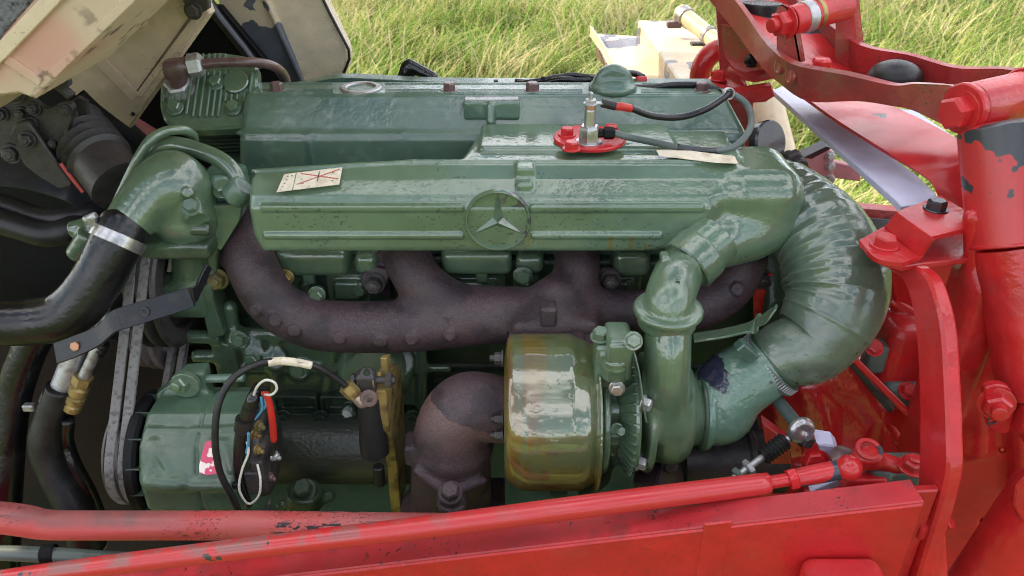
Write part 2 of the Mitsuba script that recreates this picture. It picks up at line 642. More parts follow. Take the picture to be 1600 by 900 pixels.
RUNS = [(float(P(x, 380, -.05)[0]), w, float(P(x, a, -.05)[2]), float(P(x, b, -.05)[2])) for x, w, a, b in ((824, .0035, 372, 387), (955, .0045, 370, 394), (987, .0045, 370, 394), (745, .003, 374, 386), (1010, .004, 384, 396))]
M['green_cover'] = pr(mikit.proc(cover_paint), rough_tex(0.06, 0.20), coat=1.0, bump=wet_enamel, bscale=0.0007, eta=1.7)
M['green_dark'] = pr(paint((0.034, 0.062, 0.036), (0.018, 0.031, 0.020), (0.05, 0.05, 0.035), 8.0, 0.8), rough_tex(0.3, 0.55), 0.45, bump=orange_peel, bscale=0.0016)  # engine green darkened in its base colour to deepen the shaded parts
def iron_skin(p, n, uv):
    c = mix((0.058, 0.036, 0.040), (0.030, 0.020, 0.024), smoothstep(.42, .7, N3(p, 24, 4, 1.0)))
    c = mix(c, (0.070, 0.040, 0.036), .45 * smoothstep(.56, .72, N3(p, 13, 4, 6.0)))
    g = noise(p.x * 620, p.y * 620, p.z * 620)
    return c * (.60 + .80 * g * g + .25 * noise(p.x * 1300, p.y * 1300, p.z * 1300))


M['cast_iron'] = pr(mikit.proc(iron_skin), 0.52, 0.45, bump=cast_bump, bscale=0.0013)
M['red'] = pr(paint((0.43, 0.015, 0.017), (0.37, 0.014, 0.016), (0.30, 0.06, 0.055), 2.0, 0.35), rough_tex(0.20, 0.40), 0.45, coat=0.25, bump=orange_peel, bscale=0.0010)
M['red_chipped'] = pr(paint((0.44, 0.021, 0.023), (0.36, 0.018, 0.020), (0.40, 0.10, 0.09), 12.0, 0.5, True, (0.035, 0.04, 0.055), 0.66, 11.0), rough_tex(0.25, 0.45), 0.5, coat=0.2, bump=orange_peel, bscale=0.0010)
def emblem_paint(p, n, uv):
    c = mix((0.083, 0.132, 0.080), (0.066, 0.106, 0.062), N3(p, 30, 2, 2.0))
    return mix(c, (0.035, 0.035, 0.045), smoothstep(.52, .56, N3(p, 70, 3, 15.0)) * smoothstep(EMB_X - .01, EMB_X + .02, p.x))


EMB_X = float(P(778, 344, -.05)[0])
M['emblem'] = pr(mikit.proc(emblem_paint), 0.15, coat=1.0, eta=1.75)
def tube_paint(p, n, uv):
    """weathered pinkish red, sooty where the hoses shed dirt, rubbed through to black in a few long scuffs"""
    c = mix((0.40, 0.055, 0.052), (0.36, 0.085, 0.078), smoothstep(.4, .65, N3(p, 11, 3, 3.0)))
    soot = smoothstep(.35, .9, n.z) * (smoothstep(-.38, -.52, p.x) * .75 + .5 * smoothstep(-.24, -.12, p.x) * smoothstep(.0, -.10, p.x))
    c = mix(c, (0.085, 0.065, 0.062), soot * (.55 + .6 * N3(p, 50, 3, 8.0)))
    zone = smoothstep(.50, .60, fbm(p.x * 15 + 2.3, 3.7, 0.0, 2)) * smoothstep(-.46, -.42, p.x)
    top = smoothstep(-.15, .15, n.z) * smoothstep(.98, .80, n.z)
    chip = smoothstep(.52, .55, fbm(p.x * 105, p.y * 190, p.z * 190, 4)) * zone * top
    fine = smoothstep(.70, .74, noise(p.x * 420, p.y * 420, p.z * 420)) * smoothstep(.45, .6, N3(p, 20, 2, 4.0))
    return mix(c, (0.022, 0.015, 0.018), dr.maximum(chip, fine * .6))


M['red_faded'] = pr(mikit.proc(tube_paint), rough_tex(0.35, 0.6), 0.4)
M['dark_paint'] = pr(paint((0.018, 0.018, 0.022), (0.012, 0.012, 0.015), (0.08, 0.08, 0.09), 3.0, 0.3), 0.22, 0.5, coat=0.4)
M['pink_faded'] = pr(paint((0.42, 0.19, 0.20), (0.36, 0.15, 0.16), (0.40, 0.30, 0.28), 33.0, 0.6), 0.5, 0.4)
M['red_dirty'] = pr(paint((0.33, 0.030, 0.030), (0.23, 0.040, 0.032), (0.16, 0.10, 0.05), 72.0, 1.0), rough_tex(0.20, 0.45), 0.5, coat=0.3, bump=orange_peel, bscale=0.0008)
M['cream_clean'] = pr(paint((0.66, 0.56, 0.41), (0.60, 0.49, 0.36), (0.30, 0.22, 0.15), 6.0, 0.25), 0.38, 0.5, coat=0.2)
M['cream_chipped'] = pr(paint((0.56, 0.46, 0.31), (0.50, 0.40, 0.27), (0.22, 0.16, 0.11), 6.0, 0.4, True, (0.10, 0.10, 0.13), 0.63, 7.0), rough_tex(0.3, 0.5), 0.5, coat=0.2)
M['cream'] = pr(paint((0.56, 0.45, 0.30), (0.50, 0.39, 0.26), (0.22, 0.16, 0.11), 6.0, 0.4), rough_tex(0.3, 0.5), 0.5, coat=0.2)
M['rubber'] = pr(metal_dirt((0.009, 0.009, 0.010), (0.020, 0.019, 0.018), 30, 4.0), 0.42, 0.4)
M['rubber_gloss'] = pr(metal_dirt((0.005, 0.005, 0.006), (0.012, 0.012, 0.012), 24, 9.0), rough_tex(0.14, 0.36, 20), 0.5, bump=lambda p, n, uv: N3(p, 160, 2, 1.0), bscale=0.0004)
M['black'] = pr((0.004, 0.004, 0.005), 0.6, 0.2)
M['steel'] = pr(metal_dirt((0.46, 0.45, 0.45), (0.30, 0.28, 0.27), 60, 2.0), 0.28, 0.8, metal=0.85)
M['zinc'] = pr(metal_dirt((0.42, 0.42, 0.42), (0.24, 0.22, 0.20), 70, 6.0), 0.42, 0.5, metal=0.7)
M['brass'] = pr(metal_dirt((0.36, 0.26, 0.10), (0.17, 0.11, 0.05), 55, 7.0), 0.42, 0.5, metal=0.6)
M['dark_steel'] = pr(metal_dirt((0.036, 0.031, 0.030), (0.018, 0.015, 0.015), 35, 8.0), 0.45, 0.5, bump=cast_bump, bscale=0.0006)
M['belt_canvas'] = pr(metal_dirt((0.15, 0.143, 0.138), (0.085, 0.08, 0.075), 180, 9.0, 0.5, 0.7), 0.75, 0.25)
M['paper'] = pr(metal_dirt((0.62, 0.55, 0.42), (0.50, 0.42, 0.30), 70, 3.0), 0.7, 0.3)
M['copper'] = pr((0.42, 0.22, 0.13), 0.45, 0.5, metal=0.5)
M['brown_pipe'] = pr(metal_dirt((0.105, 0.060, 0.058), (0.060, 0.034, 0.033), 40, 3.0), 0.30, 0.5, coat=0.3)
M['red_wire'] = pr((0.42, 0.02, 0.015), 0.35, 0.5)
M['white_wire'] = pr((0.50, 0.48, 0.42), 0.35, 0.5)
M['blue_wire'] = pr((0.06, 0.20, 0.32), 0.35, 0.5)
M['ink'] = pr((0.05, 0.05, 0.05), 0.6, 0.3)
M['red_ink'] = pr((0.45, 0.06, 0.05), 0.6, 0.3)
M['rusty'] = pr(metal_dirt((0.16, 0.13, 0.12), (0.08, 0.075, 0.08), 45, 5.0), 0.6, 0.4)
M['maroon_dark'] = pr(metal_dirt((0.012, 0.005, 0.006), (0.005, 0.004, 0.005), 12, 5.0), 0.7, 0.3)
M['red_edge'] = pr(paint((0.42, 0.024, 0.028), (0.33, 0.022, 0.026), (0.10, 0.035, 0.035), 22.0, 0.9), rough_tex(0.3, 0.5), 0.5)
M['red_chipped2'] = pr(paint((0.44, 0.021, 0.023), (0.36, 0.018, 0.020), (0.40, 0.10, 0.09), 32.0, 0.3, True, (0.010, 0.01, 0.015), 0.74, 16.0), rough_tex(0.26, 0.42), 0.45)
M['grey_sky'] = pr(paint((0.40, 0.40, 0.53), (0.36, 0.36, 0.49), (0.44, 0.44, 0.50), 42.0, 0.15), 0.30, 0.5)  # pale lavender base stands in for sky reflected on the flat strip
M['grey_green'] = pr(paint((0.085, 0.11, 0.10), (0.05, 0.065, 0.06), (0.2, 0.2, 0.19), 44.0, 0.6), 0.4, 0.5)
M['purple_black'] = pr((0.030, 0.016, 0.024), 0.35, 0.5)
M['sump_paint'] = pr(paint((0.050, 0.058, 0.044), (0.040, 0.046, 0.034), (0.05, 0.05, 0.04), 48.0, 0.4), 0.38, 0.5, bump=lambda p, n, uv: N3(p, 200, 2, 1.0), bscale=0.0012)


def worn_top(p, n, uv):
    """red enamel rubbed through to black at the head of the cylinder"""
    v = N3(p, 17, 4, 3.0)
    c = mix((0.44, 0.022, 0.024), (0.38, 0.024, 0.025), N3(p, 9, 2, 1.0))
    a = smoothstep(.0, .004, p.z - (WTOP - .062) + .10 * (v - .5))
    v2 = smoothstep(.50, .512, N3(p, 19, 4, 11.0))
    return mix(c, (0.028, 0.030, 0.036), a * (1 - v2 * .95))


WTOP = P(1566, 196, -.10)[2]
M['red_worn'] = pr(mikit.proc(worn_top), 0.32, 0.5, coat=0.2)


def rod_paint(p, n, uv):
    c = mix((0.45, 0.022, 0.024), (0.39, 0.024, 0.025), N3(p, 14, 3, 2.0))
    up = smoothstep(.2, .8, n.z) * smoothstep(.42, .6, N3(p, 35, 4, 6.0)) * smoothstep(.15, -.35, p.x)
    c = mix(c, (0.15, 0.10, 0.09), up * .7)
    return mix(c, (0.04, 0.03, 0.03), smoothstep(.72, .73, N3(p, 30, 4, 16.0)))


M['red_rod'] = pr(mikit.proc(rod_paint), rough_tex(0.22, 0.4), 0.5, coat=0.3)
M['cream_dirty'] = pr(paint((0.52, 0.41, 0.28), (0.44, 0.33, 0.23), (0.10, 0.07, 0.05), 61.0, 1.3), 0.5, 0.4)


def pinkish(p, n, uv):
    c = mix((0.50, 0.39, 0.26), (0.44, 0.33, 0.22), N3(p, 10, 3, 4.0))
    k = smoothstep(.50, .75, N3(p, 7, 3, 9.0))
    c = mix(c, (0.50, 0.12, 0.12), .45 * k)
    d = smoothstep(.58, .72, N3(p, 40, 4, 2.0)) * smoothstep(.45, .6, N3(p, 8, 2, 31.0))
    return mix(c, (0.09, 0.065, 0.05), d * .85)


M['cream_dirty'] = pr(mikit.proc(pinkish), 0.5, 0.4)
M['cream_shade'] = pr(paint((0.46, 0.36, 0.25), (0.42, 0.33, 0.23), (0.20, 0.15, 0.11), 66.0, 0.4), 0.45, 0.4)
M['gravel'] = pr(metal_dirt((0.13, 0.13, 0.135), (0.03, 0.03, 0.032), 220, 5.0), 0.7, 0.4, bump=lambda p, n, uv: N3(p, 240, 2, 1.0), bscale=0.004)


def flaky(p, n, uv):
    v = N3(p, 14, 4, 5.0)
    c = mix((0.11, 0.12, 0.15), (0.06, 0.065, 0.08), N3(p, 30, 2, 1.0))
    return mix(c, (0.52, 0.43, 0.31), smoothstep(.50, .515, v))


M['flaky_grey'] = pr(mikit.proc(flaky), 0.4, 0.5)
M['rod_pink'] = pr(metal_dirt((0.30, 0.10, 0.11), (0.10, 0.09, 0.09), 22, 5.0), 0.4, 0.5)
M['black_satin'] = pr((0.012, 0.012, 0.012), 0.45, 0.4)
M['copper_pale'] = pr(metal_dirt((0.38, 0.30, 0.25), (0.22, 0.15, 0.13), 80, 4.0), 0.35, 0.5, metal=0.7)
M['paper_dirty'] = pr((0.35, 0.32, 0.27), 0.8, 0.2)

M['green_mid'] = pr(paint((0.054, 0.088, 0.052), (0.034, 0.054, 0.032), (0.08, 0.08, 0.05), 18.0, 0.9), rough_tex(0.14, 0.34), coat=0.5, bump=orange_peel, bscale=0.001, eta=1.6)  # half-dark copy of the engine green, shade put into recessed parts

M['strap_black'] = pr(metal_dirt((0.008, 0.008, 0.011), (0.020, 0.018, 0.016), 60, 4.0, .55, .8), 0.34, 0.4)
M['olive_bolt'] = pr(metal_dirt((0.13, 0.105, 0.035), (0.07, 0.05, 0.02), 70, 4.0), 0.4, 0.5)

M['green_alternator'] = pr(paint((0.060, 0.104, 0.066), (0.044, 0.078, 0.050), (0.12, 0.13, 0.10), 27.0, 0.9), rough_tex(0.22, 0.42), 0.5, coat=0.3, bump=orange_peel, bscale=0.0006)


def hose_paint(p, n, uv):
    """overpainted rubber: greyed green, black grime caught on the underside and in a few rubbed spots"""
    c = mix((0.078, 0.112, 0.078), (0.060, 0.086, 0.062), smoothstep(.4, .65, N3(p, 12, 3, 2.0)))
    c = mix(c, (0.13, 0.15, 0.12), .35 * smoothstep(.52, .75, N3(p, 40, 4, 12.0)))
    g = smoothstep(.44, .66, N3(p, 34, 4, 7.0) + .16 * smoothstep(HOSE_Z + .02, HOSE_Z - .05, p.z))
    c = mix(c, (0.022, 0.026, 0.021), .75 * g * smoothstep(HOSE_Z + .06, HOSE_Z - .03, p.z))
    return mix(c, (0.02, 0.024, 0.02), .8 * smoothstep(.80, .86, noise(p.x * 240, p.y * 240, p.z * 240)) * smoothstep(.5, .62, N3(p, 10, 2, 3.0)))


HOSE_Z = float(P(1290, 560, -.12)[2])
M['hose_paint'] = pr(mikit.proc(hose_paint), rough_tex(0.12, 0.34), coat=0.7, bump=orange_peel, bscale=0.0009, eta=1.65)

M['red_gloss'] = pr(paint((0.43, 0.015, 0.017), (0.39, 0.014, 0.016), (0.30, 0.05, 0.05), 82.0, 0.12), rough_tex(0.08, 0.22), coat=1.0, bump=orange_peel, bscale=0.0016, eta=1.7)
# ------------------------------------------------------------------ ground and meadow
def ground_z(x, y):
    p = np.stack([np.asarray(x) * 0.35, np.asarray(y) * 0.35, np.zeros_like(np.asarray(x, float))], -1)
    return (meshkit.fbm(p, 3, 5) - 0.5) * 0.22


gx, gy = np.meshgrid(np.concatenate([np.linspace(-160, -12, 20), np.linspace(-11, 11, 80), np.linspace(12, 160, 20)]),
                     np.concatenate([np.linspace(-160, -6, 20), np.linspace(-5, 16, 80), np.linspace(17, 200, 20)]), indexing='ij')
gv = np.stack([gx, gy, ground_z(gx, gy)], -1)
ni, nj = gx.shape
ii, jj = np.meshgrid(np.arange(ni - 1), np.arange(nj - 1), indexing='ij')
q0 = ii * nj + jj
M['soil'] = pr(metal_dirt((0.085, 0.12, 0.030), (0.14, 0.15, 0.045), 3.0, 2.0), 0.95, 0.1)
struct('ground', TM(gv.reshape(-1, 3), np.vstack([np.stack([q0, q0 + nj, q0 + nj + 1], -1).reshape(-1, 3), np.stack([q0, q0 + nj + 1, q0 + 1], -1).reshape(-1, 3)])), 'soil', True)


def blades(n, spread, hmin, hmax, lean, seed, w=0.0045, dryness=0.17, tint=(1, 1, 1), heads=0.0):
    r = np.random.default_rng(seed)
    V, F, C = [], [], []
    for i in range(n):
        a = r.uniform(0, 2 * np.pi)
        o = np.array([r.normal(0, spread), r.normal(0, spread), -0.02])
        L = r.uniform(hmin, hmax)
        out = np.array([math.cos(a), math.sin(a), 0]) * r.uniform(0.15, 0.7) + np.array(lean)
        head = r.random() < heads
        if head:
            L, out = L * 1.15, out * .35
        side = unit(np.cross(out + [0, 0, 0.01], [0, 0, 1]))
        ks = 5
        dry = r.random()
        base = np.array([0.24, 0.355, 0.085]) * r.uniform(0.65, 1.25) * tint
        if dry < dryness or head:
            base = np.array([0.60, 0.53, 0.30]) * r.uniform(0.75, 1.15)
        elif dry < dryness + .25:
            base = np.array([0.40, 0.44, 0.14]) * r.uniform(0.8, 1.2) * tint
        k0 = len(V)
        droop = r.uniform(0.8, 1.3)
        for k in range(ks):
            t = k / (ks - 1)
            c = o + np.array([0, 0, 1]) * L * (t - 0.32 * t * t * droop) + out * L * t * t
            ww = (w * (1 - t ** 2) if not head else w * (.25 + (.9 if t > .7 else 0))) * r.uniform(.9, 1.1) + 0.0004
            V += [c - side * ww, c + side * ww]
            col = base * (0.75 + 0.35 * t)
            C += [col, col]
        for k in range(ks - 1):
            b = k0 + 2 * k
            F += [[b, b + 1, b + 3], [b, b + 3, b + 2]]
    return TM(V, F), np.clip(np.array(C), 0, 1)


M['blade'] = {'type': 'principledthin', 'base_color': {'type': 'mesh_attribute', 'name': 'vertex_color'}, 'roughness': 0.5, 'diff_trans': 0.7, 'spec_trans': 0.0}
KINDS = [dict(n=46, spread=.085, hmin=.20, hmax=.60, lean=[.45, -.16, 0], w=.0058), dict(n=46, spread=.085, hmin=.20, hmax=.62, lean=[.22, -.06, 0], w=.0062),
         dict(n=44, spread=.09, hmin=.22, hmax=.58, lean=[0, .04, 0], w=.0058, tint=(.85, 1.0, .9)), dict(n=46, spread=.085, hmin=.18, hmax=.55, lean=[-.3, .1, 0], w=.0056),
         dict(n=40, spread=.10, hmin=.25, hmax=.62, lean=[.3, -.1, 0], w=.0045, dryness=.8, heads=.12), dict(n=40, spread=.08, hmin=.12, hmax=.36, lean=[.1, 0, 0], w=.0085, dryness=.05, tint=(.62, .80, .75))]
for k, kd in enumerate(KINDS):
    m_, c_ = blades(seed=40 + k, **kd)
    scene[f'tuft_group_{k}'] = {'type': 'shapegroup', 'tuft': mikit.ply(m_, 'blade', smooth=False, color=c_)}
gr_ = np.random.default_rng(3)
cnt_ = 0
labels['grass'] = {'label': 'long yellow-green meadow grass standing sunlit behind the engine', 'category': 'grass', 'kind': 'stuff'}


def tuft_at(x, y, s, k, rz):
    global cnt_
    cnt_ += 1
    z = float(ground_z(x, y))
    scene[f'grass__{cnt_:05d}'] = {'type': 'instance', 'shapegroup': {'type': 'ref', 'id': f'tuft_group_{k}'},
                                   'to_world': T().translate([x, y, z]).rotate([0, 0, 1], rz).scale(s)}


while cnt_ < 3400:
    y = 2.1 + 10.5 * gr_.random() ** 1.35
    hw = 0.72 * (y + 1.1) + 0.5
    x = gr_.uniform(-hw, hw)
    wave = float(meshkit.fbm(np.array([x * 0.9, y * 0.9, 1.0]), 3, 9))
    patch = float(meshkit.fbm(np.array([x * 1.3 + 9, y * 1.3, 4.0]), 3, 21))
    kind = 4 if patch > .66 and gr_.random() < .6 else 5 if patch < .40 and gr_.random() < .6 else int(gr_.integers(4)) if gr_.random() < .93 else 4
    tuft_at(x, y, (0.62 + 0.75 * wave) * gr_.uniform(0.75, 1.2) * (1 + 0.05 * max(0, y - 5)), kind, 110 * (wave - 0.5) * 2 + gr_.normal(0, 40))
# ------------------------------------------------------------------ the engine: block, head, covers, manifolds
ENG = thing('engine', 'green six-cylinder diesel engine with a ribbed manifold cover, filling the bay', 'engine')


def W(px0, px1, py0, py1, Y):
    """centre and half sizes (x, z) of an upright rectangle of the photograph at depth Y"""
    a, b = P(px0, py0, Y), P(px1, py1, Y)
    return (a + b) / 2, abs(b[0] - a[0]) / 2, abs(b[2] - a[2]) / 2


# crankcase and cylinder head
xL, xR = P(352, 600, 0.06)[0], P(1165, 600, 0.06)[0]
zT = 1.215
part(ENG, 'crankcase', nets(lambda p: smin(smin(s_box(p, [(xL + xR) / 2, 0.20, 0.96], [(xR - xL) / 2, 0.13, 0.17], 0.012),
                                               s_box(p, [(xL + xR) / 2, 0.20, 0.66], [(xR - xL) / 2 - .02, 0.115, 0.20], 0.02), 0.02),
                                          s_box(p, [(xL + xR) / 2, 0.20, 0.905], [(xR - xL) / 2 + .004, 0.145, 0.008], 0.004), 0.006),
                            [xL - .03, 0.04, 0.44], [xR + .03, 0.36, 1.15], 0.006), 'green_dark', 40)
part(ENG, 'cylinder_head', box([(xL + xR) / 2, 0.205, 1.185], [(xR - xL) / 2 + 0.004, 0.125, 0.055], bev=0.004), 'green_dull')

# inlet ports between the head and the manifold cover
for i, (a, b, y0, y1) in enumerate([(425, 545, 392, 432), (552, 590, 398, 430), (688, 800, 392, 430), (806, 850, 398, 428), (960, 1015, 395, 432)]):
    c, hx, hz = W(a, b, y0, y1, 0.03)
    part(ENG, 'inlet_port', nets(lambda p: s_box(p, c + [0, 0.035, 0], [hx, 0.04, hz], 0.012), c - [hx + .01, .02, hz + .01], c + [hx + .01, .09, hz + .01], 0.004), 'green')
# push rod side covers with pressed panels and their bolts
for a, b in ((455, 500), (508, 580), (700, 790), (800, 842), (870, 1000)):
    c, hx, hz = W(a, b, 428, 474, 0.07)
    sc_ = part(ENG, 'side_cover', nets(lambda p: smin(s_box(p, c + [0, 0.004, 0], [hx, 0.005, hz], 0.003), s_box(p, c, [hx - .012, 0.011, hz - .010], 0.008), 0.006),
                                        c - [hx + .01, .03, hz + .01], c + [hx + .01, .03, hz + .01], 0.0025), 'green')
for x, y in ((496, 456), (563, 452), (640, 452), (708, 452), (763, 447), (846, 450), (985, 448)):
    part(ENG, 'bolt', bolt(P(x, y, 0.062), [0, -1, 0.15], 0.018, 0.010, spin=rng.random()), 'green')
for x, y in ((445, 433), (482, 433), (753, 430), (870, 440)):
    part(ENG, 'clamp_tab', box(P(x, y, 0.035), [0.009, 0.005, 0.012]), 'green')
part(ENG, 'bolt', bolt(P(817, 430, 0.02), [0, -1, 0.05], 0.021, 0.011, spin=.5), 'green')
part(ENG, 'bolt', bolt(P(446, 433, 0.02), [0, -1, 0.05], 0.019, 0.011, spin=.1), 'brass', label='brassy bare bolt head')

# lower crankcase castings: webs, bosses, the round cover, the sump flange with its bolts
webs = [((372, 520), (700, 530), .010), ((372, 575), (700, 575), .007), ((430, 520), (430, 640), .009), ((520, 540), (505, 640), .008), ((600, 620), (600, 640), .007), ((360, 480), (372, 640), .012), ((660, 540), (660, 640), .008)]
def fweb(p):
    d = s_box(p, P(510, 565, 0.046), [0.17, 0.030, 0.075], 0.006)
    for a, b, r in webs:
        d = smin(d, s_cap(p, P(*a, 0.014), P(*b, 0.014), r), 0.012)
    for x, y, r in ((395, 545, .017), (468, 578, .017), (372, 530, .016), (545, 645, .014), (430, 560, .02), (620, 565, .03)):
        d = smin(d, s_cyl(p, P(x, y, -0.006), P(x, y, 0.03), r), 0.008)
    return d
part(ENG, 'crankcase_wall', nets(fweb, P(350, 660, -0.02) - [.02, 0, .03], P(710, 480, 0.09) + [.02, .01, .02], 0.0035), 'green_mid', 40)
for x, y in ((374, 529), (394, 560), (466, 577), (495, 460)):
    part(ENG, 'bolt', bolt(P(x, y, -0.009), [0, -1, 0.1], 0.019, 0.010, spin=rng.random()), 'green')
c0 = P(583, 585, -0.015)
part(ENG, 'round_cover', lathe([(0, .064), (.012, .064), (.020, .060), (.030, .056), (.036, .050), (.038, .036), (.0385, 0)], c0 + [0, .03, -.008], [0, -1, 0.12], 48), 'green')
txt = meshkit.text_mesh('352 150 02', 0.0085, 0.0012)
tv = txt.vertices.copy()
ang = math.radians(150) - tv[:, 0] / 0.046
tv2 = np.stack([np.cos(ang) * (0.046 + tv[:, 1]), np.sin(ang) * (0.046 + tv[:, 1]), tv[:, 2]], 1)
part(ENG, 'cast_lettering', onplane(TM(tv2, txt.faces), c0 + [0, -0.0055, -.0035], [1, 0, 0], [0, 0.12, 1]), 'green')
for a, b in ((432, 498), (506, 556)):
    c, hx, hz = W(a, b, 612, 640, 0.015)
    part(ENG, 'sump_rib_pocket', nets(lambda p: smax(s_box(p, c, [hx + .006, 0.02, hz + .004], 0.006), -s_box(p, c - [0, .02, 0], [hx - .002, 0.022, hz - .003], 0.006), 0.004),
                                      c - [hx + .012, .03, hz + .012], c + [hx + .012, .03, hz + .012], 0.003), 'green_dark')
part(ENG, 'sump_flange', box(P(560, 655, 0.015), [.20, .022, .005]), 'green_mid')
for x in (443, 502, 585, 645):
    part(ENG, 'bolt', bolt(P(x, 652, -0.009), [0, -1, .2], 0.019, 0.011, spin=rng.random()), 'green_dark')

# starter motor sized cylinder under the manifold
# valve cover ------------------------------------------------------------------------------
VC = ENG + '__valve_cover'
xa, xb = P(366, 200, .185)[0], P(1165, 205, .185)[0]
ta, tb = P(398, 148, .205)[0], P(1112, 148, .205)[0]
def fvc(p):
    x, y, z = p[:, 0], p[:, 1], p[:, 2]
    yz = p[:, 1:]
    prof = [(.165, 1.235), (.166, 1.300), (.176, 1.312), (.203, 1.362), (.272, 1.362), (.300, 1.310), (.305, 1.235)]
    d = s_poly2(yz, prof) + 0.006
    ends = np.maximum(-((x - xa) * .93 - (z - 1.24) * (ta - xa) / .125 * .93 * .5), ((x - xb) * .90 + (z - 1.31).clip(0) * (xb - tb) / .052 * .5)) + .012
    q = np.stack([d, ends], 1)
    k = np.linalg.norm(np.maximum(q, 0), axis=1) + np.minimum(q.max(1), 0) - .010
    # parting ledge, gussets, raised middle line
    led = s_box(p, [(xa + xb) / 2, .174, 1.310], [(xb - xa) / 2 - .006, .008, .0025], .002)
    k = smin(k, led, .004)
    for gx_ in (P(490, 240, .17)[0], P(632, 230, .17)[0]):
        k = smin(k, s_cap(p, [gx_ + .004, .166, 1.235], [gx_, .170, 1.306], .011, .004), .010)
    k = smin(k, s_box(p, [(P(415, 178, .19)[0] + P(715, 178, .19)[0]) / 2, .1935, 1.343], [.5 * (P(715, 178, .19)[0] - P(415, 178, .19)[0]), .004, .0022], .001), .002)
    k = smin(k, s_box(p, [(P(822, 178, .19)[0] + P(1040, 178, .19)[0]) / 2, .1935, 1.343], [.12, .004, .0022], .001), .002)
    return k
scene[VC] = mikit.ply(nets(fvc, [xa - .03, .145, 1.225], [xb + .02, .32, 1.375], .0035), 'green_dull', smooth=35)
for k, (yy, w_) in enumerate(((.2095, .0022), (.2175, .0018), (.2255, .0018), (.262, .0022))):
    for a, b in ((410, 522), (602, 910), (1002, 1100)):
        pa, pb = P(a, 140, yy), P(b, 140, yy)
        scene[uniq(VC + '__top_rib')] = mikit.ply(box([(pa[0] + pb[0]) / 2, yy, 1.3645], [(pb[0] - pa[0]) / 2, w_, .0030], bev=.0012), 'green_dull', smooth=20)
o = P(564, 139, .236); o[2] = 1.362
part(VC, 'filler_neck', annulus(o, [0, 0, 1], .0235, .0345, .007, .002), 'zinc')
part(VC, 'filler_hole', lathe([(0, .0233), (.0018, .0233), (.0018, 0)], o, [0, 0, 1]), 'green_dark')
for x in (433, 702, 832, 1097):
    b_ = P(x, 141, .222); b_[2] = 1.362
    part(VC, 'boss', lathe([(-.012, .021), (.002, .018), (.004, .015)], b_, [0, 0, 1], 20), 'green_dull')
    part(VC, 'bolt', bolt(b_ + [0, 0, .004], [0, 0, 1], .019, .012, spin=rng.random()), 'brown_pipe', label='bare brown bolt head')
o = P(957, 140, .232); o[2] = 1.363
def fcap(p):
    q = p - o
    d = s_cyl(p, o, o + [0, 0, .012], .040, .005)
    d = smin(d, s_ell(p, o + [0, 0, .010], [.034, .030, .012]), .006)
    grip = smax(s_ell(p, o + [0, 0, .010], [.034, .024, .034]), np.abs(q[:, 1]) - .011, .006)
    return smin(d, grip, .006)
part(VC, 'oil_cap', nets(fcap, o - [.05, .05, .005], o + [.05, .05, .05], .0022), 'green_dull')
c, hx, hz = W(724, 812, 155, 181, .186)
part(VC, 'plate_block', nets(lambda p: smin(s_box(p, [c[0], .196, 1.346], [hx, .020, .015], .003), s_cap(p, P(767, 165, .178), P(767, 190, .172), .0075), .004), [c[0] - hx - .01, .15, 1.30], [c[0] + hx + .01, .23, 1.37], .0025), 'green_dull')
pl_ = part(VC, 'name_plate', box([c[0], .195, 1.3618], [hx - .002, .013, .0012], bev=.0005), 'zinc')

# rear rail of the cover with the wave at its left
pts = [P(420, 139, .33), P(470, 137, .33), P(530, 125, .33), P(600, 127, .33), P(700, 131, .33), P(900, 132, .33), P(1110, 133, .33)]
part(ENG, 'rear_gallery', strip([q - [0, 0, .02] for q in pts], [0, 0, 1], .055, .03, 8), 'green_dull')
part(ENG, 'rear_gallery_lug', box(P(775, 134, .325), [.004, .006, .012]), 'dark_paint')

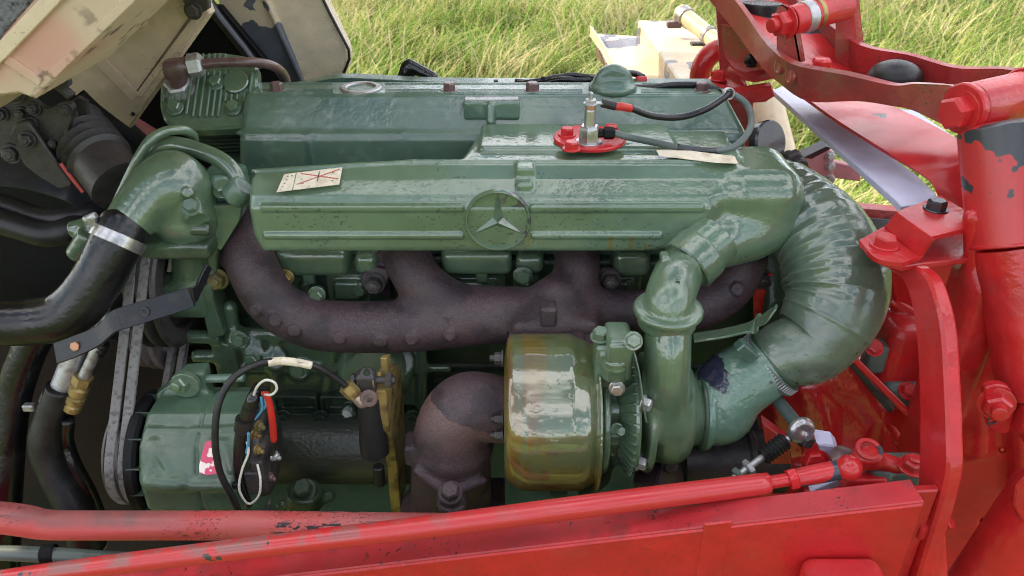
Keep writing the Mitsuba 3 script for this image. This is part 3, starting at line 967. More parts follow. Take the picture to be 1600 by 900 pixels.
# intake manifold cover ---------------------------------------------------------------------
IM = ENG + '__manifold_cover'
YF = -.05
prof = [(YF, 1.202), (YF, 1.274), (-.040, 1.290), (-.019, 1.307), (.0130, 1.3215), (.150, 1.3235), (.150, 1.20), (.02, 1.196)]
xl0 = P(386, 335, YF)[0]
xbul = P(1172, 325, 0)
def fim(p):
    yz = p[:, 1:]
    R_ = .010
    d = s_poly2(yz, [(a, b) for a, b in prof]) + R_
    plan = [(xl0, YF - .05), (xl0 - .001, -.012), (P(400, 272, -.008)[0], .004), (P(632, 246, .013)[0], .026), (P(718, 246, .013)[0], .030), (P(728, 240, .05)[0], .06), (P(748, 228, .1)[0], .15), (P(1172, 262, .0)[0], .15), (P(1166, 285, -.03)[0], -.022), (P(1118, 325, YF)[0], YF + .004), (P(1105, 330, YF)[0], YF - .05)]
    d2 = s_poly2(p[:, :2], plan) + R_
    front = [(xl0, 1.33), (xl0, 1.232), (P(410, 395, YF)[0], 1.2025), (P(1005, 395, YF)[0], 1.2025), (xbul[0] + .05, 1.225), (xbul[0] + .05, 1.35)]
    d3 = s_poly2(p[:, [0, 2]], front) + R_
    q = np.stack([d, d2, d3], 1)
    k = np.linalg.norm(np.maximum(q, 0), axis=1) + np.minimum(q.max(1), 0) - R_
    # swollen right-hand end and its outlet collar
    e = s_box(p, xbul + [0.006, .034, .002], [.066, .080, .065], .040)
    e = smin(e, s_cap(p, P(1165, 365, -.01), P(1112, 385, -.040), .043, .036), .022)
    k = smin(k, e, .011)
    # the raised platform at the back
    k = smin(k, s_box(p, [P(900, 235, .1)[0], .106, 1.3185], [.5 * (P(1050, 235, .1)[0] - P(750, 235, .1)[0]), .055, .0115], .006), .004)
    # flange lip along the top edge
    k = smin(k, s_cap(p, [P(645, 246, .013)[0], .012, 1.3225], [P(1120, 246, .013)[0], .012, 1.3225], .0028), .003)
    k = smin(k, s_cap(p, [P(395, 275, -.008)[0], -.004, 1.314], [P(645, 246, .013)[0], .012, 1.3225], .0028), .003)
    # long ribs of the front
    for y, hz, (a, b), (c, e2) in ((325, .0052, (408, 724), (828, 1100)), (368, .0050, (412, 724), (830, 1034))):
        for u, v in ((a, b), (c, e2)):
            pa, pb = P(u, y, YF), P(v, y, YF)
            k = smin(k, s_box(p, (pa + pb) / 2, [(pb[0] - pa[0]) / 2, .0045, hz], .0016), .0018)
    # notched clamp pad at the top middle
    k = smin(k, s_box(p, [P(820, 262, -.01)[0], -.004, 1.310], [.0125, .014, .013], .003), .003)
    k = smin(k, s_box(p, [P(820, 285, -.03)[0], -.024, 1.296], [.0115, .012, .011], .003), .003)
    return k
scene[IM] = mikit.ply(nets(fim, [xl0 - .01, -.075, 1.17], [xbul[0] + .09, .165, 1.345], .0028), 'green_cover', smooth=35)
# emblem: ring and three-pointed star
eo = P(778, 344, YF)
eo = eo + [0, -.0005, 0]
part(IM, 'emblem_ring', lathe([(-.002, .0425), (.0035, .0432), (.0055, .0445), (.0055, .0458), (.0035, .0472), (-.002, .048)] + [(-.002, .0425)], eo, [0, -1, 0], 64), 'emblem')
def star(r_out, r_in, h):
    v = [[0, 0, h]]
    for k in range(6):
        a = math.pi / 2 + k * math.pi / 3
        r = r_out if k % 2 == 0 else r_in
        v.append([r * math.cos(a), r * math.sin(a), 0 if k % 2 else .0012])
    f = [[0, 1 + k, 1 + (k + 1) % 6] for k in range(6)]
    b0 = len(v)
    v += [[a, b, -.003] for a, b, _ in v[1:7]]
    f += [[1 + k, b0 + k, b0 + (k + 1) % 6] for k in range(6)] + [[1 + k, b0 + (k + 1) % 6, 1 + (k + 1) % 6] for k in range(6)]
    return TM(v, f)
part(IM, 'emblem_star', onplane(star(.0425, .0085, .0085), eo, [1, 0, 0], [0, 0, 1]), 'emblem', smooth=False)

# outlet collar and the paper leftovers
ca, cb = P(1118, 372, -.052), P(1062, 426, -.088)
ca2 = ca + (cb - ca) * .36
part(IM, 'outlet_collar', lathe([(-.03, .038), (-.002, .0395), (.001, .0418), (.003, .0425), (.031, .0425), (.034, .0405), (.034, .030)], ca2, cb - ca, 40), 'green_cover')
s0 = 1.0
lab = [(444, 272), (535, 261), (530, 288), (432, 300)]
no, nn = np.array([0, -.019, 1.307]), unit([0, -.44, .9])
# the sticker lies on the upper slope
na, nb = np.array([0, -.019, 1.307]), np.array([0, .013, 1.3215])
ns = unit([0, -(nb - na)[2], (nb - na)[1]])
LBL = part(IM, 'maintenance_sticker', prism([PP(x, y, na + ns * .0052, ns) for x, y in lab], -ns * .0006, .0001), 'paper', label='white printed sticker with a red cross drawn over it')
def line_on(x0, y0, x1, y1, wpx, mat, lift=.0056):
    a, b = PP(x0, y0, na + ns * lift, ns), PP(x1, y1, na + ns * lift, ns)
    return strip([a, b], np.cross(ns, b - a), wpx * .00092, .0003, 1, False, .0001)
part(LBL, 'red_cross', cat(line_on(470, 271, 528, 279, 1.6, 0), line_on(464, 288, 531, 264, 1.6, 0)), 'red_ink')
tm = meshkit.text_mesh('1', .012, .0003)
inks = [line_on(499, 268, 496, 283, 1.4, 0, .0057), line_on(463, 270, 457, 297, .8, 0), line_on(484, 289, 480, 294, .8, 0)]
for (x, y) in ((448, 276), (446, 281), (443, 287), (440, 292), (437, 297), (455, 274), (470, 280), (471, 287), (518, 282), (519, 270)):
    inks.append(line_on(x, y, x + 3, y - .5, 1.2, 0))
part(LBL, 'print', cat(inks), 'ink')
tp = [(1025, 234), (1060, 233), (1148, 244), (1153, 255), (1120, 254), (1062, 247), (1030, 243)]
part(IM, 'torn_paper', prism([PP(x, y, [0, .012, 1.3270], [0, -.10, 1]) for x, y in tp], np.array([0, 0, -.0008]), .0002), 'paper', label='torn brownish paper scrap')

# exhaust manifold ------------------------------------------------------------------------------
XM = thing('exhaust_manifold', 'brown cast-iron exhaust manifold curving along below the green ribbed cover', 'exhaust manifold')
def A(x, y, Y):
    return P(x, y, Y)
def fxm(p):
    d = s_chain(p, [A(398, 350, .075), A(388, 385, .035), A(398, 425, -.004), A(430, 475, -.020), A(490, 505, -.026), A(560, 511, -.028), A(650, 508, -.028), A(720, 500, -.030), A(790, 492, -.028), A(870, 487, -.025), A(950, 484, -.020), A(1040, 484, -.015)], [.040, .039, .039, .040, .041, .041, .042, .043, .042, .036, .032, .032])
    d = smin(d, s_chain(p, [A(640, 385, .07), A(640, 410, .03), A(662, 445, .0), A(712, 478, -.016), A(790, 492, -.028)], [.038, .038, .038, .038, .038]), .020)
    d = smin(d, s_chain(p, [A(900, 385, .07), A(902, 410, .025), A(896, 450, -.004), A(880, 485, -.020)], [.036, .036, .037, .038]), .022)
    d = smin(d, s_chain(p, [A(1040, 484, -.015), A(1095, 478, -.014), A(1138, 450, 0), A(1160, 410, .03), A(1165, 385, .07)], [.033, .036, .037, .037, .036]), .016)
    # turbine foot and its web
    d = smin(d, s_box(p, A(866, 500, -.055), [.066, .045, .020], .012), .022)
    d = smin(d, s_cap(p, A(870, 470, -.03), A(868, 500, -.05), .040, .050), .02)
    d = smin(d, s_box(p, A(857, 490, -.104), [.012, .014, .016], .003), .004)
    # port flanges with their lugs
    for x, y in ((362, 400), (585, 436), (951, 437)):
        d = smin(d, s_cyl(p, A(x, y, .02), A(x, y, .06), .021, .003), .014)
    d = smin(d, s_ext(p, [A(x, y, .045) for x, y in ((575, 398), (605, 398), (612, 470), (592, 462), (568, 448))], [0, .03, 0], .004), .010)
    return d
plugs = [hit(fxm, x, y) for x, y in ((400, 484), (430, 500), (460, 516), (530, 528), (594, 533), (643, 529), (703, 522), (1152, 452))]
plugs = [(q, unit(n + [0, -.3, .2])) for q, n in plugs]
def fxm2(p):
    d = fxm(p)
    for q, n in plugs:
        d = smin(d, s_cyl(p, q - n * .02, q + n * .0048, .0108, .0018), .0022)
    return d
scene[XM + '__casting'] = mikit.ply(nets(fxm2, A(355, 560, -.12) - [.03, .01, .03], A(1190, 400, .08) + [.03, .01, .03], .0030), 'cast_iron', smooth=True)
for x, y, Y, mt in ((340, 436, .005, 'olive_bolt'), (585, 443, .015, 'dark_steel'), (953, 438, .015, 'dark_steel'), (1190, 436, .03, 'dark_steel')):
    part(XM, 'bolt', bolt(P(x, y, Y), [0, -1, .1], .024, .014, spin=rng.random(), stud=.003), mt)
pts = [(378, 352), (345, 380), (338, 420), (334, 452), (352, 452), (356, 420), (372, 385)]
part(XM, 'port_gasket', prism([P(x, y, .045) for x, y in pts], [0, .006, 0], .001), 'copper', label='rusty brown port flange')
tx = meshkit.text_mesh('352 142 03 01', .0075, .0016)
lq, ln = hit(fxm, 640, 468)
lr, ln2 = hit(fxm, 700, 502)
lu = unit(lr - lq)
lv = unit(np.cross(unit(ln + ln2), lu))
part(XM, 'cast_lettering', onplane(tx, lq - lv * .003 + unit(ln + ln2) * .0002, lu, lv), 'cast_iron')
part(XM, 'turbine_flange', box(P(864, 521, -.075), [.070, .056, .007], bev=.002), 'black')
part(XM, 'turbine_flange', box(P(864, 514, -.075), [.067, .054, .006], bev=.002), 'cast_iron')

# flywheel housing behind the hose
part(ENG, 'flywheel_housing', nets(lambda p: smin(s_cyl(p, [xR - .01, .20, 1.0], [xR + .085, .20, 1.0], .215, .012), s_box(p, [xR + .03, .14, 1.16], [.05, .10, .05], .012), .02), [xR - .03, -.05, .76], [xR + .1, .45, 1.24], .006), 'green_dark', 40)
solo('red_link_plate', prism([P(x, y, .02) for x, y in ((1174, 440), (1202, 428), (1206, 500), (1176, 506))], [.01, .01, 0], .002), 'red', 'small red plate in the gap between the brown manifold end and the hose', 'plate')
# ------------------------------------------------------------------ turbocharger
def shield_paint(p, n, uv):
    """green enamel that turned yellow-brown where it got hot and where oil ran down, with runs left free"""
    v = N3(p, 16, 3, 3.0)
    drip = fbm(p.x * 95, p.z * 14 + 3, 0.0, 4)
    side = smoothstep(SHX0 + .072, SHX0 + .040, p.x + 0.035 * (v - .5) + .02 * (drip - .5))
    low = smoothstep(SHZ + .004, SHZ - .030, p.z + 0.05 * (drip - .5) + .03 * (v - .5))
    s = dr.maximum(side * .95, low)
    clear = smoothstep(.60, .70, fbm(p.x * 110, p.z * 9 + 3, 7.0, 3)) * (1 - .7 * low)
    s = s * (1 - .8 * clear) * smoothstep(SHZ - .094, SHZ - .074, p.z + .03 * (drip - .5))
    c = mix((0.084, 0.108, 0.048), (0.074, 0.086, 0.032), v)
    st = mix((0.125, 0.092, 0.018), (0.105, 0.054, 0.012), smoothstep(.36, .72, N3(p, 19, 4, 23.0)))
    c = mix(c, st, s)
    return mix(c, (0.08, 0.05, 0.03), .6 * smoothstep(.72, .76, N3(p, 60, 3, 8.0)))


TB = thing('turbocharger', 'turbocharger with a yellow-stained glossy heat shield and a finned green compressor', 'turbocharger')
TY = -.165
sc0 = P(868, 645, TY)
SHX0, SHX1 = P(789, 640, TY - .08)[0], P(951, 640, TY - .08)[0]
SHZ = sc0[2]
ztop = P(868, 523, TY - .09)[2]
M['shield'] = pr(mikit.proc(shield_paint), rough_tex(0.03, 0.08, 30), coat=1.0, eta=1.95, bump=lambda p, n, uv: N3(p, 30, 2, 1.0) * .9 + smoothstep(.66, .72, N3(p, 150, 2, 3.0)) * .12, bscale=0.0011)
SR = .112
def fsh(p):
    x = p[:, 0]
    wid = (SHX1 - SHX0)
    d = s_cyl(p, [SHX0, TY, SHZ], [SHX1 - .006, TY, SHZ], SR, .034)
    d = smax(d, p[:, 2] - ztop, .004)
    # square left shoulder, tapering right
    d2 = s_cyl(p, [SHX0 + .002, TY, SHZ + .012], [SHX0 + .10, TY, SHZ + .012], SR - .006, .010)
    d2 = smax(d2, p[:, 2] - ztop, .004)
    d = smin(d, d2, .010)
    # right flange of the shield
    fl = s_cyl(p, [SHX1 - .012, TY, SHZ], [SHX1 - .008, TY, SHZ], SR + .004, .0015)
    fl = smax(fl, (p[:, 2] - (ztop - .05)) , .003)
    d = smin(d, fl, .006)
    # open mouth and hollow
    h = s_cyl(p, [SHX0 + .004, TY, SHZ], [SHX1 - .014, TY, SHZ], SR - .005, .028)
    return np.maximum(d, -np.maximum(h, -(p[:, 2] - (ztop - .03))))
part(TB, 'heat_shield', nets(fsh, [SHX0 - .02, TY - .13, SHZ - .13], [SHX1 + .02, TY + .13, ztop + .012], .0028), 'shield', 40, label='glossy heat shield stained yellow-brown by heat and oil')
part(TB, 'turbine_housing', nets(lambda p: smin(s_tor(p, [(SHX0 + SHX1) / 2, TY, SHZ], [1, 0, 0], .055, .040), s_box(p, [(SHX0 + SHX1) / 2, TY + .06, SHZ + .06], [.05, .04, .04], .01), .02),
                                  [SHX0, TY - .11, SHZ - .11], [SHX1, TY + .12, ztop + .05], .005), 'cast_iron')
part(TB, 'shield_bracket', strip([P(905, 768, TY - .04), P(935, 757, TY - .05), P(952, 742, TY - .05), P(957, 722, TY - .05), P(972, 716, TY - .04), P(984, 712, TY - .03)], [0, 1, 0], .03, .002, 4), 'green')
part(TB, 'bolt', bolt(P(873, 770, TY - .06), [0, 0, -1], .018, .008), 'green')
for y in (560, 655, 680):
    part(TB, 'bolt', bolt(P(786, y, TY - .05), [-1, 0, 0], .015, .010, spin=.2, stud=.006), 'dark_steel')
# bearing housing
bx = P(965, 640, TY)
def fbear(p):
    d = s_cyl(p, [SHX1 - .02, TY, SHZ], [SHX1 + .045, TY, SHZ], .060, .006)
    d = smin(d, s_cyl(p, [SHX1 - .004, TY, SHZ], [SHX1 + .006, TY, SHZ], .088, .003), .006)
    # window pockets between webs
    for a in range(8):
        t = a * math.pi / 4 + .35
        c = np.array([SHX1 + .016, TY - math.cos(t) * .066, SHZ + math.sin(t) * .066])
        d = smax(d, -s_box(p, c, [.011, .015, .015], .005), .003)
    d = smin(d, s_box(p, P(965, 548, TY - .04), [.017, .03, .030], .006), .01)
    d = smin(d, s_cyl(p, P(968, 712, TY - .03), P(968, 660, TY - .03), .019, .004), .01)
    return d
part(TB, 'bearing_housing', nets(fbear, [SHX1 - .03, TY - .12, SHZ - .12], [SHX1 + .06, TY + .12, SHZ + .13], .0028), 'green', 40)
def oil_flange(p):
    d = s_cyl(p, P(962, 588, TY - .055), P(962, 556, TY - .055), .019, .004)
    d = smin(d, s_cyl(p, P(962, 571, TY - .055), P(962, 566, TY - .055), .0205, .002), .002)
    return smin(d, s_box(p, P(946, 562, TY - .03), [.016, .02, .034], .004), .008)
part(TB, 'oil_flange', nets(oil_flange, P(920, 600, TY - .09), P(985, 510, TY + .01), .0025), 'green')
part(TB, 'bolt', bolt(P(963, 554, TY - .055), [0, -.1, 1], .020, .012, spin=.2), 'green')
part(TB, 'bolt', bolt(P(938, 527, TY - .03), [0, -.1, 1], .019, .011, spin=.8), 'green')
part(TB, 'bolt', bolt(P(964, 606, TY - .072), [-.1, -1, .1], .015, .008, spin=.2), 'steel')
part(TB, 'bolt', bolt(P(963, 671, TY - .074), [.5, -1, .5], .013, .012, spin=.2), 'green')
# finned back plate
cx = P(1003, 640, TY)[0]
CC = np.array([P(1040, 643, TY)[0], TY, P(1040, 643, TY)[2]])
part(TB, 'back_plate', lathe([(0, .058), (.004, .066), (.014, .078), (.020, .088), (.024, .090), (.027, .088), (.027, .03)], [SHX1 + .020, TY, CC[2]], [1, 0, 0], 56), 'green')
fins = []
for k in range(40):
    a = 2 * math.pi * k / 40
    r_ = np.array([0, math.cos(a), math.sin(a)])
    t_ = np.array([0, -math.sin(a), math.cos(a)])
    o_ = np.array([SHX1 + .020, TY, CC[2]])
    fins.append(prism([o_ + r_ * .062 + t_ * .0012 + [.0, 0, 0], o_ + r_ * .092 + t_ * .0012 + [.016, 0, 0], o_ + r_ * .092 + t_ * .0012 + [.022, 0, 0], o_ + r_ * .062 + t_ * .0012 + [.012, 0, 0]], -t_ * .0024, .0003))
part(TB, 'cooling_fins', cat(fins), 'green', smooth=20, stuff=True)
def fcomp(p):
    q = p - CC.astype(np.float32)
    ang = np.arctan2(q[:, 2], -q[:, 1])          # 0 towards the camera, + up
    # scroll: pipe grows towards the outlet
    rad = np.hypot(q[:, 1], q[:, 2])
    tw = (ang + math.pi / 2) % (2 * math.pi)
    d = np.hypot(rad - .046, q[:, 0] - .004) - (.0345 - .004 * np.cos(ang + .3))
    d = smin(d, s_cyl(p, CC + [-.030, 0, 0], CC + [.040, 0, 0], .046, .006), .012)
    d = smin(d, s_cyl(p, CC + [-.036, 0, 0], CC + [-.026, 0, 0], .088, .003), .006)
    d = smin(d, s_cyl(p, CC + [.036, 0, 0], CC + [.050, 0, 0], .049, .003), .006)
    # outlet
    d = smin(d, s_chain(p, [P(1040, 655, TY - .044), P(1041, 600, TY - .044), P(1043, 550, TY - .036), P(1044, 505, TY - .02)], [.034, .033, .0315, .0310]), .012)
    # seam and ledge cast on it
    sx = np.abs(q[:, 0] - .010) - .0008
    d = np.where((rad < .088) & (q[:, 2] < .02), d - .0012 * np.clip(1 - np.abs(q[:, 0] - .010) / .0022, 0, 1), d)
    return d
part(TB, 'compressor_housing', nets(fcomp, CC - [.055, .10, .10], CC + [.06, .10, .20], .0028), 'green', 40)
for x, y in ((989, 533), (1004, 630), (998, 722)):
    part(TB, 'bolt', bolt(P(x, y, TY - .072), [.9, -.5, 0] if y != 533 else [0, -.8, .6], .017, .010, spin=.5), 'zinc' if y > 600 else 'green')
pts = [P(984, 527, TY - .04), P(996, 570, TY - .065), P(1004, 625, TY - .085), P(1008, 650, TY - .088)]
part(TB, 'clamp_plate', strip(pts, [0, 1, 0], .03, .002, 6), 'green')

# charge pipe: elbow from the cover's collar down to the compressor
CP = thing('charge_pipe', 'green cast pipe elbow rising from the compressor to the manifold cover outlet', 'pipe')
cd = unit(cb - ca)
pa = ca2 + cd * .030
pts = [pa - cd * .01, pa + cd * .018, P(1056, 438, -.135), P(1046, 466, -.172), P(1044, 500, -.184)]
def fchp(p):
    d = s_chain(p, pts, [.0345, .0345, .034, .033, .0315], 8)
    ax = np.array([0, 0.05, -1.0]) * -1
    e = P(1044, 484, -.180)
    d = np.minimum(d, s_cyl(p, e - ax * .005, e + ax * .005, .0465, .0025))
    d = smin(d, s_cyl(p, e - ax * .024, e - ax * .003, .0395, .003), .002)
    for x, y, Y in ((1021, 457, -.165), (1081, 449, -.135), (1038, 402, -.125)):
        d = smin(d, s_box(p, P(x, y, Y), [.006, .010, .0055], .0015), .002)
    return d
part(CP, 'elbow', nets(fchp, P(985, 520, -.20), P(1105, 360, -.02), .0026), 'green', 40)
part(CP, 'cast_lettering', onplane(meshkit.text_mesh('352 090 11', .0075, .0035), P(1052, 470, -.190), [.30, .25, .85], [-.9, .25, .25]), 'green')

# inlet elbow, clamp and corrugated hose
IE = thing('inlet_elbow', 'flared green elbow with a dark chipped paint patch beside the compressor', 'pipe')
i0 = CC + [.050, 0, 0]
ring_c, ring_ax = P(1200, 571, -.13), unit(P(1275, 513, -.13) - P(1200, 571, -.13))
def fie(p):
    d = s_chain(p, [i0 + [0, 0, 0], i0 + [.030, 0, .0], P(1140, 608, -.15), ring_c + ring_ax * .01], [.046, .048, .053, .046], 8)
    d = smin(d, s_cyl(p, i0 + [0, 0, 0], i0 + [.012, 0, 0], .056, .004), .006)
    # the cast edge along its underside
    d = smin(d, s_chain(p, [P(1095, 655, -.19), P(1150, 648, -.19), P(1205, 618, -.17)], .005), .006)
    return smax(d, (p - ring_c.astype(np.float32)) @ ring_ax.astype(np.float32) - .02, .002)
def elbow_chip(p, n, uv):
    v = N3(p, 40, 4, 3.0)
    d = dr.sqrt(dr.square((p.x - CHIP[0]) / .022) + dr.square((p.z - CHIP[2]) / .022))
    k = smoothstep(1.0, .97, d + (v - .5) * 1.6)
    c = mix((0.085, 0.160, 0.110), (0.11, 0.18, 0.14), N3(p, 22, 3, 1.0))
    crack = smoothstep(.035, .0, dr.abs(N3(p, 60, 2, 6.0) - .5)) * smoothstep(2.1, 1.2, d)
    c = mix(c, (0.03, .04, .04), crack * .8)
    v2 = smoothstep(.70, .71, N3(p, 26, 4, 30.0))
    return mix(c, (0.018, 0.02, 0.04), dr.maximum(k, v2))
CHIP = P(1120, 600, -.20)
M['green_chipped'] = pr(mikit.proc(elbow_chip), 0.2, 0.5, coat=0.6, bump=orange_peel, bscale=0.002)
part(IE, 'elbow', nets(fie, P(1065, 690, -.23), P(1240, 510, -.05) + [.02, .02, .03], .003), 'green_chipped', 40, label='green elbow whose paint flaked off in dark patches')
part(IE, 'seal_ring', annulus(i0 + [-.004, 0, 0], [1, 0, 0], .03, .0575, .005, .001), 'green_dark')
HC = thing('hose_clamp', 'slotted worm-drive clamp with green overspray round the corrugated hose end', 'hose clamp')
part(HC, 'band', annulus(ring_c - ring_ax * .006, ring_ax, .0455, .0530, .017, .001, 56), 'grey_green')
sl = []
B_ = basis(ring_ax)
for k in range(64):
    a = 2 * math.pi * k / 64
    r_ = B_[:, 0] * math.cos(a) + B_[:, 1] * math.sin(a)
    t_ = np.cross(ring_ax, r_)
    sl.append(box(ring_c + ring_ax * .004 + r_ * .0531, [.0011, .0052, .0009], np.stack([t_, ring_ax, r_], 1), .0003))
part(HC, 'thread_slots', cat(sl), 'zinc', smooth=False, stuff=True)
part(HC, 'screw_housing', box(P(1166, 548, -.165), [.010, .017, .008], B_, .002), 'green_dull')

HS = thing('air_hose', 'thick green corrugated air hose sweeping down beside the red frame', 'hose')
hp = [ring_c + ring_ax * .001, ring_c + ring_ax * .025, P(1265, 537, -.125), P(1302, 480, -.10), P(1306, 425, -.065), P(1286, 372, -.015), P(1254, 335, .04), P(1222, 310, .085), P(1190, 295, .13)]
hr = [.0465, .0475, .059, .070, .073, .069, .064, .060, .056]
hq = spline(np.hstack([np.array(hp), np.array(hr)[:, None]]), 40)
hs_ = np.concatenate([[0], np.cumsum(np.linalg.norm(np.diff(hq[:, :3], axis=0), axis=1))])
ht = hs_ / hs_[-1]
tt, uu, vv = frames(hq[:, :3])
bend = P(1205, 430, -.03)
na_ = 96
ha = np.arange(na_) * 2 * np.pi / na_
HR = []
for i in range(len(hq)):
    ring = np.cos(ha)[:, None] * uu[i] + np.sin(ha)[:, None] * vv[i]
    inn = unit((bend - hq[i, :3]) - tt[i] * ((bend - hq[i, :3]) @ tt[i]))
    side = ring @ inn                                   # 1 on the inside of the bend
    k = np.clip((ht[i] - .30) / .05, 0, 1) * np.clip((.86 - ht[i]) / .05, 0, 1)
    ph = (ht[i] - .30) / .56 * 11 + .04 * meshkit.noise(ring * 2.3 + 5) 
    fold = 1 - np.abs(2 * (ph % 1) - 1)                   # sharp crest, round valley
    amp = .12 * np.clip(.52 + .48 * side, 0.0, 1) ** 1.0
    lip = np.exp(-((ht[i] - .265) / .007) ** 2) * .022 + np.exp(-((ht[i] - .88) / .007) ** 2) * .02
    lump = .012 * (meshkit.fbm((hq[i, :3] + ring * hq[i, 3]) * 26, 3, 4) - .5)
    rad = hq[i, 3] * (1 + k * amp * (fold ** 1.5 - .40) + lip + lump)
    HR.append(hq[i, :3] + ring * rad[:, None])
HOSE = ringmesh(np.array(HR))
part(HS, 'corrugated_tube', HOSE, 'hose_paint', True)
part(HS, 'inner_cuff', annulus(ring_c + ring_ax * .011, ring_ax, .044, .0500, .007, .0015, 48), 'green_dark')
ST = solo('hose_stay', cat(strip([P(1084, 528, -.12), P(1130, 521, -.125), P(1172, 511, -.13), P(1186, 503, -.14)], [0, 1, -.22], .030, .0035, 8), strip([P(1184, 504, -.142), P(1200, 494, -.152), P(1213, 480, -.155)], [.5, .5, .5], [.018, .030, .016], .003, 6)), 'green', 'flat green metal stay running from the charge pipe to the corrugated hose', 'bracket')

# exhaust elbow below the turbine
EE = thing('exhaust_elbow', 'rough brown exhaust elbow bending down left of the stained heat shield', 'exhaust pipe')
def fee(p):
    d = s_chain(p, [P(800, 628, TY + .01), P(770, 622, TY + .005), P(730, 620, TY), P(707, 648, TY - .005), P(704, 690, TY - .005), P(704, 730, TY), P(704, 830, TY + .02)], [.046, .050, .052, .054, .058, .062, .066], 6)
    d = smin(d, s_tor(p, P(706, 680, TY), [0, .1, 1], .052, .010), .012)
    d = smin(d, s_cyl(p, P(706, 808, TY + .01), P(706, 772, TY + .01), .082, .01), .022)
    d = smin(d, s_cyl(p, P(705, 776, TY - .075), P(705, 765, TY - .075), .022, .003), .012)
    d = smin(d, s_box(p, P(645, 685, TY - .01), [.012, .02, .018], .005), .01)
    d = smin(d, s_chain(p, [P(650, 720, TY - .05), P(700, 752, TY - .07), P(755, 735, TY - .05)], .006), .012)
    return d
def peeled(p, n, uv):
    """the old dark coat is still on the bend; it has flaked off the lower leg along a ragged edge"""
    e = p.z - EZ - ESL * (p.x - EX) - .030 * (N3(p, 38, 4, 2.0) - .5)
    c = iron_skin(p, n, uv)
    hi_ = mi.Color3f((0.115, 0.068, 0.060)) * (.6 + .8 * noise(p.x * 600, p.y * 600, p.z * 600))
    band = smoothstep(-.075, -.005, e) * smoothstep(.0, -.0015, e)
    return mix(c, hi_, band * .85)
eq1, eq2 = hit(fee, 668, 640)[0], hit(fee, 775, 672)[0]
EX, EZ = float(eq1[0]), float(eq1[2])
ESL = float((eq2[2] - eq1[2]) / (eq2[0] - eq1[0]))
M['iron_peeled'] = pr(mikit.proc(peeled), 0.52, 0.45, bump=cast_bump, bscale=0.0013)
part(EE, 'elbow', nets(fee, P(618, 850, TY - .13), P(812, 545, TY + .11), .0034), 'iron_peeled', True, label='rough brown elbow whose dark coat has flaked off below the bend')
part(EE, 'bolt', bolt(P(704, 770, TY - .080), [0, -.5, 1], .024, .014, spin=.4), 'cast_iron')
part(EE, 'flange', box(P(712, 800, TY - .01), [.078, .07, .010], bev=.003), 'cast_iron')
# ------------------------------------------------------------------ left: alternator, belts, coolant pipes, hoses
AL = thing('alternator', 'green alternator with a pink sticker scrap and loose wires, lower left', 'alternator')
AY = -.165
ax0, ax1 = P(203, 690, AY - .08)[0], P(372, 690, AY - .08)[0]
acz = P(300, 705, AY)[2]
AC = np.array([0, AY, acz])
AR = .098
seam = P(292, 690, AY - .09)[0]
def fal(p):
    # octagonal cast body, split by the seam
    q = p - AC.astype(np.float32)
    oct_ = [(AR * math.cos(a), AR * math.sin(a)) for a in (np.arange(12) * math.pi / 6 + .26)]
    d2 = s_poly2(q[:, 1:], oct_) + .012
    dx = np.abs(p[:, 0] - (ax0 + ax1) / 2) - (ax1 - ax0) / 2 + .012
    d = np.hypot(np.maximum(d2, 0), np.maximum(dx, 0)) + np.minimum(np.maximum(d2, dx), 0) - .012
    groove = np.abs(p[:, 0] - seam) - .0016
    d = smax(d, -np.maximum(groove, -d - .004), .002)
    return d
def fal2(p):
    d = fal(p)
    for L, r, k in AL_RIBS:
        d = smin(d, s_chain(p, L, r, 2, False), k)
    # upper mounting lug
    d = smin(d, s_ext(p, [P(x, y, AY + .02) for x, y in ((236, 625), (262, 605), (282, 585), (318, 583), (324, 625))], [0, .03, 0], .004), .010)
    return d
def HA_(x, y):
    q = hit(fal, x, y)[0]
    assert np.linalg.norm(q - CAM) < 1.6, (x, y)
    return q
AL_RIBS = [([HA_(232, 671), HA_(255, 672), HA_(286, 673)], .0030, .004), ([HA_(298, 672), HA_(340, 671), HA_(364, 669)], .0030, .004),
           ([HA_(236, 752), HA_(258, 754), HA_(280, 755)], .011, .010), ([HA_(303, 758), HA_(330, 758), HA_(360, 757)], .008, .008),
           ([HA_(240, 692), HA_(237, 715), HA_(235, 735)], .0035, .010), ([HA_(240, 692), HA_(252, 714), HA_(264, 735)], .0030, .008), ([HA_(330, 690), HA_(352, 692), HA_(362, 735)], .0028, .008)]
part(AL, 'housing', nets(fal2, [ax0 - .01, AY - .125, acz - .12], [ax1 + .01, AY + .12, acz + .17], .0028), 'green_alternator', 35)
part(AL, 'bolt', bolt(P(287, 597, AY + .015), [-.3, -1, .2], .023, .013, spin=.2, stud=.006), 'green')
part(AL, 'lug_eye', annulus(P(292, 597, AY + .018), [0, -1, 0], .009, .021, .010), 'green')
part(AL, 'adjusting_rod', rcyl(P(310, 592, AY + .03), P(382, 590, AY + .03), .0065), 'green_dull')
part(AL, 'fan', lathe([(0, .060), (.004, .094), (.016, .094), (.020, .088), (.020, .02)], [ax0 - .024, AY, acz], [1, 0, 0], 48), 'black')
fb = []
for k in range(14):
    a = 2 * math.pi * k / 14
    r_, t_ = np.array([0, math.cos(a), math.sin(a)]), np.array([0, -math.sin(a), math.cos(a)])
    fb.append(box(np.array([ax0 - .006, AY, acz]) + r_ * .076, [.010, .018, .0012], np.stack([[1, 0, 0], r_, t_], 1), .0004))
part(AL, 'fan_blades', cat(fb), 'green_dark', smooth=False, stuff=True)
pcx = P(160, 690, AY - .06)[0]
